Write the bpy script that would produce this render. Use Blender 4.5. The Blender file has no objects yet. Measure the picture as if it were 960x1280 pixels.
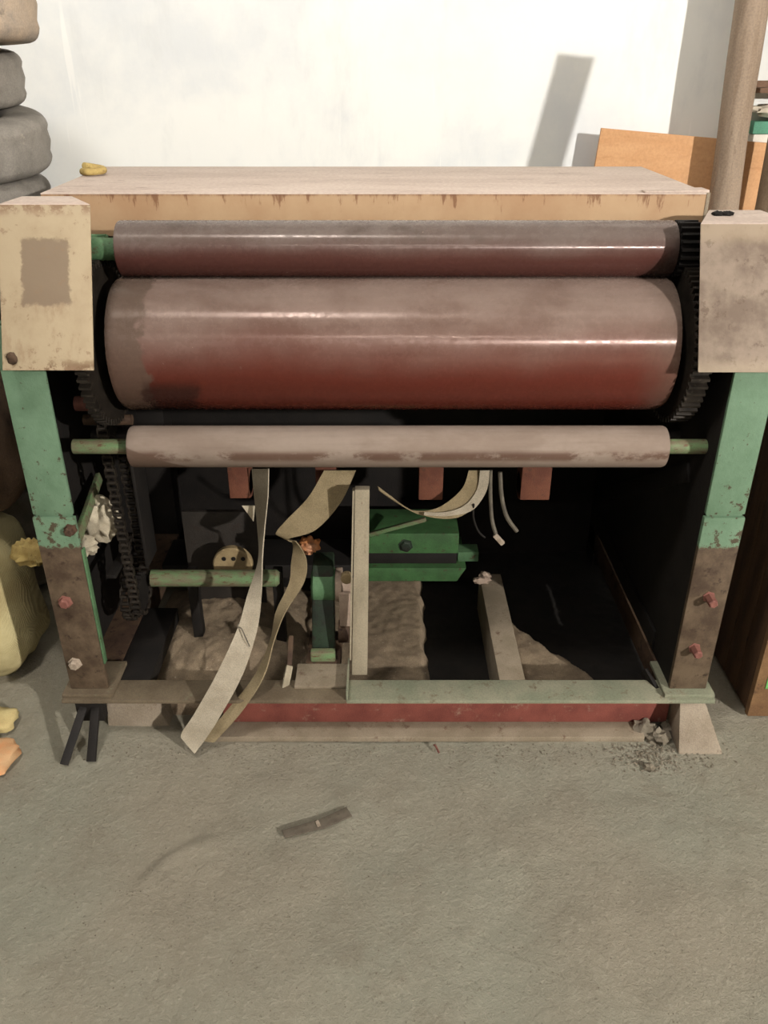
import bpy, bmesh, math, random
from mathutils import Vector, Matrix, noise

random.seed(7)
R = math.radians
SC = bpy.context.scene
COL = SC.collection

# ------------------------------------------------------------------ camera
CAM_H, TILT, FPX = 1.66, R(28.0), 1030.0
cam_data = bpy.data.cameras.new('camera')
cam_data.sensor_fit = 'VERTICAL'
cam_data.sensor_height = 36.0
cam_data.lens = 36.0 * FPX / 1280.0
cam = bpy.data.objects.new('camera', cam_data)
COL.objects.link(cam)
cam.location = (0, 0, CAM_H)
cam.rotation_euler = (R(90) - TILT, 0, 0)
SC.camera = cam

# ------------------------------------------------------------------ world, exposure, lamps
world = bpy.data.worlds.new('world')
SC.world = world
world.use_nodes = True
world.node_tree.nodes['Background'].inputs[0].default_value = (0.9, 0.95, 1.0, 1)
world.node_tree.nodes['Background'].inputs[1].default_value = 0.01
SC.view_settings.view_transform = 'Standard'
SC.view_settings.look = 'None'
SC.view_settings.exposure = 0.0
SC.view_settings.gamma = 1.0
SC.view_settings.use_curve_mapping = False
BULB_POS, BULB_R, BULB_L = Vector((4.7, -3.5, 3.05)), 0.07, 12700.0        # bare bulb far behind on the right, built further down
FILL_GLOBE_POS, FILL_GLOBE_R, FILL_GLOBE_L = Vector((-0.9, 0.6, 4.05)), 0.26, 92.0          # added white fill globe overhead, built further down
TUBE_POS, TUBE_LEN, TUBE_L = Vector((0.2, -2.0, 3.2)), 3.0, 80.0          # weak tube behind the viewer, built further down


# ------------------------------------------------------------------ pixel <-> place
def ray(u, v):
    s, c_ = math.sin(TILT), math.cos(TILT)
    up = 640.0 - v
    return Vector((u - 480.0, FPX * c_ + up * s, -FPX * s + up * c_))


def P(u, v, y):
    """point seen at pixel (u, v) on the upright plane at depth y"""
    d = ray(u, v)
    return Vector((0, 0, CAM_H)) + d * (y / d.y)


def PZ(u, v, z):
    """point seen at pixel (u, v) at height z"""
    d = ray(u, v)
    return Vector((0, 0, CAM_H)) + d * ((z - CAM_H) / d.z)


def col(r, g, b):
    f = lambda x: (x / 255 / 12.92) if x / 255 <= 0.04045 else ((x / 255 + 0.055) / 1.055) ** 2.4
    return (f(r), f(g), f(b), 1.0)


# ------------------------------------------------------------------ materials
class NT:
    def __init__(self, name):
        self.m = bpy.data.materials.new(name)
        self.m.use_nodes = True
        self.t = self.m.node_tree
        self.bsdf = self.t.nodes['Principled BSDF']
        self.bsdf.inputs['Specular IOR Level'].default_value = 0.3
        self.coord = self.n('ShaderNodeTexCoord').outputs['Object']

    def n(self, kind, **kw):
        nd = self.t.nodes.new(kind)
        for k, v in kw.items():
            setattr(nd, k, v)
        return nd

    def link(self, a, b):
        self.t.links.new(a, b)

    def setin(self, sock, val):
        if isinstance(val, (int, float)):
            sock.default_value = val
        elif isinstance(val, (tuple, list)):
            sock.default_value = val
        else:
            self.link(val, sock)

    def noise(self, scale, detail=5.0, rough=0.6, stretch=None, offset=(0, 0, 0), dist=0.0):
        mp = self.n('ShaderNodeMapping')
        self.link(self.coord, mp.inputs['Vector'])
        if stretch:
            mp.inputs['Scale'].default_value = stretch
        mp.inputs['Location'].default_value = offset
        nz = self.n('ShaderNodeTexNoise')
        nz.inputs['Scale'].default_value = scale
        nz.inputs['Detail'].default_value = detail
        nz.inputs['Roughness'].default_value = rough
        nz.inputs['Distortion'].default_value = dist
        self.link(mp.outputs['Vector'], nz.inputs['Vector'])
        return nz.outputs['Fac']

    def ramp(self, fac, lo, hi, a=0.0, b=1.0):
        mr = self.n('ShaderNodeMapRange')
        mr.interpolation_type = 'SMOOTHSTEP'
        self.setin(mr.inputs['Value'], fac)
        mr.inputs['From Min'].default_value = lo
        mr.inputs['From Max'].default_value = hi
        mr.inputs['To Min'].default_value = a
        mr.inputs['To Max'].default_value = b
        return mr.outputs['Result']

    def math(self, op, a, b=0.0, c=None):
        nd = self.n('ShaderNodeMath', operation=op)
        self.setin(nd.inputs[0], a)
        self.setin(nd.inputs[1], b)
        if c is not None:
            self.setin(nd.inputs[2], c)
        return nd.outputs[0]

    def mix(self, fac, a, b, mode='MIX'):
        nd = self.n('ShaderNodeMix', data_type='RGBA', blend_type=mode)
        self.setin(nd.inputs['Factor'], fac)
        self.setin(nd.inputs['A'], a)
        self.setin(nd.inputs['B'], b)
        return nd.outputs['Result']

    def xyz(self):
        s = self.n('ShaderNodeSeparateXYZ')
        self.link(self.coord, s.inputs[0])
        return s.outputs

    def box(self, x, lo, hi, soft):
        a = self.ramp(x, lo - soft, lo + soft)
        b = self.ramp(x, hi - soft, hi + soft, 1.0, 0.0)
        return self.math('MULTIPLY', a, b)

    def bump(self, h, strength=0.3, dist=0.01):
        bp = self.n('ShaderNodeBump')
        bp.inputs['Strength'].default_value = strength
        bp.inputs['Distance'].default_value = dist
        self.link(h, bp.inputs['Height'])
        self.link(bp.outputs['Normal'], self.bsdf.inputs['Normal'])

    def done(self, color, rough=0.8, metal=0.0):
        self.setin(self.bsdf.inputs['Base Color'], color)
        self.setin(self.bsdf.inputs['Roughness'], rough)
        self.setin(self.bsdf.inputs['Metallic'], metal)
        return self.m


def grimy(name, base, second, spot, scale=6.0, spot_lo=0.60, spot_hi=0.68, rough=0.75, metal=0.0, bump=0.25, stretch=None,
          fine=0.12):
    t = NT(name)
    a = t.noise(scale, 6, 0.6, stretch)
    c1 = t.mix(t.ramp(a, 0.35, 0.68), base, second)
    b = t.noise(scale * 3.1, 8, 0.7, stretch, (3.1, 1.7, 5.2))
    c2 = t.mix(t.ramp(b, spot_lo, spot_hi), c1, spot)
    f = t.noise(scale * 30, 3, 0.6)
    c3 = t.mix(fine, c2, t.mix(t.ramp(f, 0.3, 0.7), (0.02, 0.015, 0.01, 1), (0.9, 0.85, 0.8, 1)), 'OVERLAY')
    t.bump(t.math('ADD', t.math('MULTIPLY', b, 0.6), t.math('MULTIPLY', f, 0.4)), bump, 0.01)
    return t.done(c3, rough, metal)


GREEN = col(101, 127, 103)
GREEN_D = col(89, 115, 91)
RUST = col(72, 52, 38)
M = {}


def make_materials():
    # --- painted legs: green above, bare rusty steel below, ragged paint edge (object origin at machine base, z up)
    t = NT('leg_paint')
    x, y, z = t.xyz()
    n1 = t.noise(14, 6, 0.65)
    n2 = t.noise(38, 7, 0.7, None, (1, 2, 3))
    green = t.mix(t.ramp(n1, 0.35, 0.7), GREEN, GREEN_D)
    zlow = t.ramp(z, 0.55, 1.0, 0.09, 0.0)
    chips = t.ramp(t.math('ADD', n2, zlow), 0.62, 0.67)
    green = t.mix(chips, green, col(70, 62, 46))
    steel = t.mix(t.ramp(t.noise(9, 7, 0.7, None, (4, 4, 4)), 0.35, 0.65), col(66, 52, 40), col(98, 83, 66))
    steel = t.mix(t.ramp(n2, 0.55, 0.7), steel, col(50, 36, 26))
    edge = t.math('ADD', z, t.math('MULTIPLY', t.math('SUBTRACT', n2, 0.5), 0.07))
    c = t.mix(t.ramp(edge, 0.606, 0.614), steel, green)
    t.bump(n2, 0.3, 0.006)
    M['leg'] = t.done(c, 0.65)

    M['green'] = grimy('green_paint', col(86, 118, 84), col(66, 96, 66), col(66, 54, 38), 9, 0.56, 0.66, 0.65)
    M['green_bright'] = grimy('bright_green_paint', col(62, 98, 58), col(50, 78, 46), col(64, 52, 38), 12, 0.56, 0.68, 0.6)
    M['green_rust'] = grimy('worn_green_shaft', col(108, 100, 80), col(100, 128, 88), col(92, 66, 48), 14, 0.55, 0.64, 0.6, 0.0, 0.2,
                            (1, 3, 3))
    M['green_dark'] = grimy('dark_green_paint', col(38, 52, 38), col(29, 34, 29), col(36, 30, 25), 12, 0.5, 0.65, 0.6)
    M['rust'] = grimy('rusty_steel', col(84, 66, 50), col(62, 46, 36), col(44, 32, 25), 12, 0.52, 0.66, 0.75)
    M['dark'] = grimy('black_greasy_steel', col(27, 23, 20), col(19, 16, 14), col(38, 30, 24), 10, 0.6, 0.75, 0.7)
    M['chain'] = grimy('oily_chain_steel', col(52, 46, 40), col(36, 32, 28), col(84, 76, 66), 30, 0.55, 0.7, 0.45, 0.4)
    M['grey_plate'] = grimy('dull_grey_plate', col(48, 43, 38), col(38, 34, 30), col(44, 34, 28), 8, 0.55, 0.7, 0.7)
    M['base_bar'] = grimy('dusty_green_grey_bar', col(140, 138, 118), col(120, 124, 104), col(104, 90, 72), 7, 0.54, 0.7, 0.85)
    M['flange_dirty'] = grimy('dirty_brown_bar', col(110, 98, 80), col(92, 80, 64), col(112, 116, 94), 8, 0.6, 0.75, 0.85)
    M['red_web'] = grimy('red_oxide_paint', col(126, 70, 60), col(106, 56, 48), col(140, 114, 98), 10, 0.56, 0.75, 0.8)
    M['dusty_flange'] = grimy('dusty_steel', col(142, 130, 112), col(124, 112, 94), col(104, 84, 68), 10, 0.56, 0.7, 0.9)
    M['red_block'] = grimy('red_brown_block', col(104, 64, 48), col(86, 50, 38), col(70, 50, 40), 14, 0.55, 0.7, 0.75)
    M['red'] = grimy('red_bolt_paint', col(134, 90, 80), col(112, 70, 62), col(90, 60, 48), 30, 0.6, 0.75, 0.7)
    M['bolt_pale'] = grimy('dusty_bolt', col(170, 156, 140), col(140, 126, 110), col(110, 90, 76), 40, 0.6, 0.75, 0.8)
    M['bolt_rust'] = grimy('rust_bolt', col(86, 64, 50), col(60, 44, 34), col(50, 36, 28), 40, 0.6, 0.75, 0.8)
    M['slat'] = grimy('dusty_upright_bar', col(152, 142, 122), col(132, 123, 104), col(110, 96, 78), 9, 0.58, 0.72, 0.85, 0.0, 0.2,
                      (2, 2, 0.6))
    M['cream_disc'] = grimy('cream_disc', col(150, 132, 98), col(128, 110, 80), col(90, 74, 54), 16, 0.6, 0.75, 0.75)
    M['pink_plate'] = grimy('pinkish_coupling', col(160, 142, 126), col(142, 124, 110), col(100, 80, 66), 16, 0.62, 0.75, 0.8)
    M['strap'] = grimy('beige_webbing', col(160, 151, 134), col(144, 135, 118), col(126, 115, 97), 14, 0.6, 0.75, 0.9, 0, 0.3, None, 0.2)
    M['strap_tan'] = grimy('tan_webbing', col(142, 128, 100), col(124, 110, 84), col(104, 90, 68), 14, 0.6, 0.75, 0.9, 0, 0.3, None, 0.2)
    M['hose'] = grimy('grey_cable', col(96, 90, 78), col(74, 68, 60), col(60, 52, 44), 20, 0.6, 0.75, 0.6)
    M['dirt'] = grimy('grit_and_dust', col(146, 130, 108), col(120, 105, 87), col(172, 158, 138), 22, 0.6, 0.7, 0.95, 0, 0.8, None, 0.35)
    M['floor_shade'] = grimy('painted_floor_shade', col(30, 26, 22), col(22, 19, 16), col(40, 34, 28), 14, 0.6, 0.75, 0.95, 0, 0.5)  # near-black colour for the painted shade under the machine
    M['rag'] = grimy('white_rag', col(196, 186, 164), col(160, 150, 130), col(120, 106, 86), 12, 0.58, 0.75, 0.95)
    M['orange_rag'] = grimy('orange_rag', col(190, 120, 66), col(170, 128, 100), col(130, 72, 44), 18, 0.55, 0.7, 0.95)
    M['rubber'] = grimy('dusty_tyre_rubber', col(142, 137, 129), col(114, 109, 102), col(160, 152, 140), 7, 0.58, 0.75, 0.9, 0, 0.35)
    M['rubber_brown'] = grimy('muddy_tyre_rubber', col(176, 158, 138), col(142, 134, 124), col(118, 109, 98), 7, 0.58, 0.75, 0.9, 0, 0.35)
    M['wood_pole'] = grimy('weathered_pole', col(158, 140, 122), col(138, 120, 102), col(114, 98, 82), 5, 0.58, 0.75, 0.85, 0, 0.4,
                           (4, 4, 0.5))
    M['plank'] = grimy('grey_plank', col(140, 120, 98), col(118, 100, 80), col(96, 78, 62), 5, 0.58, 0.75, 0.85, 0, 0.3, (4, 4, 0.5))
    M['shelf'] = grimy('brown_shelf_plank', col(136, 108, 88), col(116, 90, 72), col(92, 72, 56), 9, 0.6, 0.75, 0.8)
    M['plywood'] = grimy('orange_plywood', col(204, 158, 114), col(194, 146, 102), col(180, 130, 88), 3.5, 0.56, 0.75, 0.7, 0, 0.1,
                         (0.8, 4, 4), 0.08)
    M['crate'] = grimy('brown_crate', col(92, 68, 48), col(72, 52, 38), col(52, 38, 28), 6, 0.56, 0.7, 0.8, 0, 0.3, (4, 4, 0.7))
    M['crate_front'] = grimy('worn_tan_front', col(136, 106, 74), col(112, 84, 58), col(78, 56, 40), 7, 0.58, 0.72, 0.8)
    M['crate_green'] = grimy('bright_green_patch', col(120, 190, 110), col(96, 160, 90), col(80, 110, 66), 9, 0.62, 0.75, 0.7)
    M['sack_dark'] = None
    M['cloth_white'] = grimy('cream_cloth', col(222, 212, 194), col(200, 188, 168), col(176, 160, 138), 9, 0.6, 0.75, 0.95)
    M['box_green'] = grimy('sea_green_box', col(96, 156, 130), col(84, 142, 118), col(76, 120, 102), 9, 0.62, 0.75, 0.7)
    M['box_white'] = grimy('white_box', col(232, 228, 218), col(216, 210, 198), col(190, 182, 168), 9, 0.62, 0.75, 0.8)
    M['concrete_chunk'] = grimy('concrete_lump', col(132, 124, 109), col(110, 102, 88), col(86, 78, 66), 14, 0.58, 0.72, 0.95, 0, 0.6)
    M['foot_block'] = grimy('dusty_footing', col(152, 140, 124), col(134, 122, 106), col(108, 92, 76), 9, 0.58, 0.72, 0.95, 0, 0.4)
    M['tool'] = grimy('grey_steel_strip', col(104, 96, 84), col(84, 76, 66), col(70, 58, 48), 24, 0.58, 0.72, 0.7)
    M['yellow'] = grimy('dry_yellow_peel', col(186, 164, 104), col(160, 136, 82), col(116, 94, 58), 30, 0.55, 0.7, 0.8)
    M['orange_print'] = grimy('faded_orange_packet', col(206, 150, 104), col(196, 160, 120), col(150, 110, 78), 20, 0.6, 0.75, 0.8)
    M['yellow_packet'] = grimy('pale_yellow_packet', col(200, 184, 132), col(186, 166, 116), col(150, 132, 92), 16, 0.6, 0.75, 0.8)
    M['print'] = grimy('dark_print_ink', col(44, 34, 28), col(34, 28, 24), col(60, 46, 38), 20, 0.6, 0.75, 0.9)
    M['print_red'] = grimy('faded_red_ink', col(186, 140, 96), col(196, 160, 112), col(200, 180, 130), 30, 0.5, 0.6, 0.9)
    M['black_plastic'] = grimy('black_lamp_holder', col(30, 30, 30), col(24, 24, 24), col(40, 40, 40), 20)

    # --- rollers: dust on the upper side, red-brown bare metal below (object origin on the axis)
    def roller(name, r, dust, dust2, bare, lo, hi, extra, rough=0.42, aniso=0.7):
        t = NT(name)
        x, y, z = t.xyz()
        zz = t.math('DIVIDE', z, r)
        blot = t.noise(5, 6, 0.65, (1, 2, 2))
        fine = t.noise(60, 5, 0.7)
        streak = t.noise(30, 4, 0.6, (0.15, 3, 3), (2, 0, 1))
        d = t.mix(t.ramp(blot, 0.38, 0.66), dust, dust2)
        h = t.math('ADD', zz, t.math('MULTIPLY', t.math('SUBTRACT', t.noise(4, 3, 0.5, (1.0, 1, 1)), 0.5), 0.5))
        c = t.mix(t.ramp(h, lo, hi), bare, d)
        c = extra(t, c, x, y, zz, blot, fine)
        c = t.mix(t.ramp(fine, 0.70, 0.76, 0, 0.5), c, col(196, 176, 160))
        c = t.mix(t.math('MULTIPLY', t.ramp(streak, 0.45, 0.75), 0.12), c, col(60, 44, 38))
        rg = t.ramp(t.math('ADD', zz, t.math('MULTIPLY', t.math('SUBTRACT', fine, 0.5), 0.5)), -0.1, 0.7, rough - 0.07, rough + 0.2)
        t.bsdf.inputs['Specular IOR Level'].default_value = 0.16
        t.bsdf.inputs['Anisotropic'].default_value = aniso
        t.bsdf.inputs['Anisotropic Rotation'].default_value = 0.25
        tan = t.n('ShaderNodeTangent', direction_type='RADIAL', axis='X')
        t.link(tan.outputs[0], t.bsdf.inputs['Tangent'])
        t.bump(fine, 0.02, 0.001)
        return t.done(c, t.ramp(fine, 0.3, 0.75, rough, rough + 0.22), 0.1)

    def ex_big(t, c, x, y, zz, blot, fine):
        w = t.math('ADD', x, t.math('MULTIPLY', t.math('SUBTRACT', t.noise(14, 5, 0.6, (1, 1, 1)), 0.5), 0.12))
        left = t.ramp(w, -0.585, -0.575, 1, 0)
        c = t.mix(t.math('MULTIPLY', left, 0.75), c, col(92, 78, 68))
        low = t.math('MULTIPLY', t.box(w, -0.60, -0.48, 0.012), t.ramp(zz, -0.45, -0.2, 1, 0))
        c = t.mix(t.math('MULTIPLY', low, 0.8), c, col(46, 26, 22))
        right = t.ramp(w, 0.55, 0.66)
        return t.mix(t.math('MULTIPLY', right, 0.55), c, col(96, 82, 72))

    def ex_top(t, c, x, y, zz, blot, fine):
        right = t.ramp(t.math('ADD', x, t.math('MULTIPLY', zz, -0.05)), 0.60, 0.65)  # slanting shade painted on the right end
        c = t.mix(t.math('MULTIPLY', right, 0.8), c, col(52, 44, 40))
        spots = t.math('MULTIPLY', t.ramp(t.noise(7, 5, 0.6, (1, 1.5, 1.5), (5, 1, 1)), 0.56, 0.66), t.ramp(zz, 0.3, 0.6))
        return t.mix(t.math('MULTIPLY', spots, 0.5), c, col(84, 74, 68))

    def ex_low(t, c, x, y, zz, blot, fine):
        n = t.noise(10, 7, 0.7, (0.6, 1, 1), (2, 7, 1))
        band = t.box(zz, -0.34, 0.12, 0.15)
        m = t.math('MULTIPLY', band, t.ramp(n, 0.41, 0.52))
        c = t.mix(t.math('MULTIPLY', m, 0.85), c, col(86, 62, 50))
        corner = t.ramp(t.math('ADD', x, t.math('MULTIPLY', zz, 0.13)), -0.615, -0.60, 1, 0)
        return t.mix(t.math('MULTIPLY', corner, 0.9), c, col(94, 76, 65))

    M['roller_big'] = roller('big_roller_skin', 0.162, col(130, 112, 103), col(113, 94, 85), col(90, 42, 33), -0.30, 0.82, ex_big, 0.17, 0.95)
    M['roller_top'] = roller('top_roller_skin', 0.066, col(116, 105, 99), col(104, 91, 85), col(78, 48, 43), -0.22, 0.75, ex_top, 0.17, 0.95)
    M['roller_low'] = roller('low_roller_skin', 0.052, col(140, 126, 115), col(128, 113, 102), col(122, 107, 96), -0.9, 0.1, ex_low, 0.7, 0.2)

    # --- hood: dusty top, ochre skirt with rust runs (two materials)
    t = NT('hood_skirt_paint')
    x, y, z = t.xyz()
    n1 = t.noise(4, 6, 0.6)
    c = t.mix(t.ramp(n1, 0.35, 0.68), col(174, 146, 114), col(160, 128, 97))
    drip = t.noise(26, 6, 0.7, (1, 1, 0.18), (1, 1, 1))
    top = t.ramp(z, -0.01, 0.05)
    c = t.mix(t.math('MULTIPLY', t.ramp(t.math('ADD', drip, t.math('MULTIPLY', top, 0.10)), 0.62, 0.70), 0.8), c, col(112, 76, 52))
    c = t.mix(t.math('MULTIPLY', t.ramp(z, 0.043, 0.052), t.ramp(drip, 0.35, 0.6)), c, col(112, 80, 60))
    f = t.noise(120, 3)
    t.bump(f, 0.1, 0.003)
    M['hood_skirt'] = t.done(c, 0.75)
    M['hood_top'] = grimy('dusty_hood_top', col(206, 190, 178), col(192, 174, 162), col(168, 148, 136), 3.2, 0.56, 0.72, 0.85, 0, 0.1, (0.6, 2, 2))

    # --- guards: beige paint; the left one carries a square grey-brown stain (origin at face centre)
    def guard(name, stained):
        t = NT(name)
        x, y, z = t.xyz()
        n1 = t.noise(9, 7, 0.65)
        n2 = t.noise(34, 7, 0.7, None, (2, 2, 2))
        if stained:
            c = t.mix(t.ramp(n1, 0.4, 0.75), col(162, 146, 120), col(146, 128, 103))
            c = t.mix(t.math('MULTIPLY', t.ramp(z, 0.135, 0.158), t.ramp(n2, 0.42, 0.56)), c, col(128, 104, 82))
            c = t.mix(t.math('MULTIPLY', t.ramp(z, -0.135, -0.155), t.ramp(n2, 0.46, 0.58)), c, col(112, 90, 68))
            sm = t.math('MULTIPLY', t.ramp(t.noise(16, 6, 0.7, (2.2, 1, 0.8), (3, 0, 2)), 0.5, 0.66), t.ramp(z, 0.02, -0.06))
            c = t.mix(t.math('MULTIPLY', sm, 0.5), c, col(138, 116, 92))
            w = t.math('MULTIPLY', t.math('SUBTRACT', n2, 0.5), 0.035)
            sx = t.box(t.math('ADD', x, w), -0.052, 0.052, 0.004)
            sz = t.box(t.math('ADD', z, w), -0.034, 0.095, 0.005)
            c = t.mix(t.math('MULTIPLY', t.math('MULTIPLY', sx, sz), 0.85), c, col(113, 97, 81))
            c = t.mix(t.math('MULTIPLY', t.ramp(n2, 0.58, 0.66), 0.6), c, col(126, 104, 82))
        else:
            c = t.mix(t.ramp(n1, 0.36, 0.6), col(136, 121, 107), col(108, 93, 81))
            c = t.mix(t.math('MULTIPLY', t.ramp(n2, 0.56, 0.64), 0.6), c, col(92, 76, 63))
            c = t.mix(t.math('MULTIPLY', t.ramp(z, 0.10, 0.13), 0.5), c, col(158, 141, 118))
            c = t.mix(t.math('MULTIPLY', t.ramp(z, -0.11, -0.14), 0.5), c, col(164, 149, 128))
        t.bump(n2, 0.15, 0.004)
        return t.done(c, 0.7)
    M['guard_left'] = guard('beige_guard_paint', True)
    M['guard_right'] = guard('dusty_guard_paint', False)

    # --- concrete floor
    t = NT('concrete_floor')
    big = t.noise(1.1, 6, 0.55, None, (3, 0, 0))
    mid = t.noise(6, 8, 0.65)
    fin = t.noise(75, 6, 0.75)
    gr = t.noise(210, 4, 0.7)
    c = t.mix(t.ramp(big, 0.35, 0.65), col(152, 144, 127), col(149, 147, 131))
    c = t.mix(t.ramp(mid, 0.45, 0.78), c, col(138, 131, 115))
    c = t.mix(t.math('MULTIPLY', t.ramp(fin, 0.5, 0.72), 0.7), c, col(170, 163, 146))
    c = t.mix(t.math('MULTIPLY', t.ramp(fin, 0.42, 0.28), 0.7), c, col(102, 95, 82))
    c = t.mix(t.math('MULTIPLY', t.ramp(gr, 0.69, 0.74), 0.6), c, col(70, 64, 54))
    hsum = t.math('ADD', t.math('MULTIPLY', mid, 0.8), t.math('ADD', t.math('MULTIPLY', fin, 0.5), t.math('MULTIPLY', gr, 0.12)))
    t.bump(hsum, 0.9, 0.02)
    M['floor'] = t.done(c, 0.92)

    # --- whitewashed wall, other room surfaces
    t = NT('whitewashed_wall')
    a = t.noise(1.6, 7, 0.6)
    b = t.noise(5, 7, 0.65, (1, 1, 0.35), (2, 2, 9))
    s = t.noise(16, 4, 0.6, (1, 1, 0.05), (7, 2, 1))
    c = t.mix(t.ramp(a, 0.4, 0.68), col(240, 240, 235), col(221, 224, 225))
    c = t.mix(t.math('MULTIPLY', t.ramp(b, 0.5, 0.75), 0.5), c, col(208, 210, 210))
    c = t.mix(t.math('MULTIPLY', t.ramp(s, 0.66, 0.7), 0.5), c, col(250, 249, 244))
    t.bump(b, 0.15, 0.01)
    M['wall'] = t.done(c, 0.9)
    M['wall_plain'] = grimy('grey_wall', col(96, 92, 86), col(84, 80, 74), col(72, 68, 62), 1.4, 0.58, 0.75, 0.95, 0, 0.1)
    M['ceiling'] = grimy('pale_ceiling', col(96, 94, 90), col(86, 84, 80), col(74, 72, 68), 1.4, 0.58, 0.75, 0.95, 0, 0.1)

    # --- woven sacks
    t = NT('pale_woven_sack')
    n = t.noise(7, 6, 0.6)
    wv = t.n('ShaderNodeTexWave')
    wv.inputs['Scale'].default_value = 160
    wv.inputs['Distortion'].default_value = 2
    t.link(t.coord, wv.inputs['Vector'])
    c = t.mix(t.ramp(n, 0.35, 0.7), col(190, 178, 134), col(164, 149, 108))
    c = t.mix(0.15, c, wv.outputs['Color'], 'OVERLAY')
    t.bump(t.math('ADD', n, t.math('MULTIPLY', wv.outputs['Fac'], 0.15)), 0.5, 0.01)
    M['sack'] = t.done(c, 0.8)
    M['sack_dark'] = grimy('dark_brown_sack', col(84, 66, 50), col(66, 52, 40), col(54, 42, 32), 7, 0.55, 0.7, 0.85, 0, 0.3)

    for nm, key, st in (('lamp_glow', 'lamp_bulb', BULB_L), ('fill_lamp_glow', 'lamp_fill', FILL_GLOBE_L), ('tube_glow', 'lamp_tube', TUBE_L)):
        t = NT(nm)
        t.bsdf.inputs['Emission Color'].default_value = (1.0, 0.955, 0.895, 1)
        t.bsdf.inputs['Emission Strength'].default_value = st
        M[key] = t.done((0.9, 0.9, 0.9, 1), 0.5)


make_materials()

# ------------------------------------------------------------------ mesh building
WORLD = {}          # object name -> world origin


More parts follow.
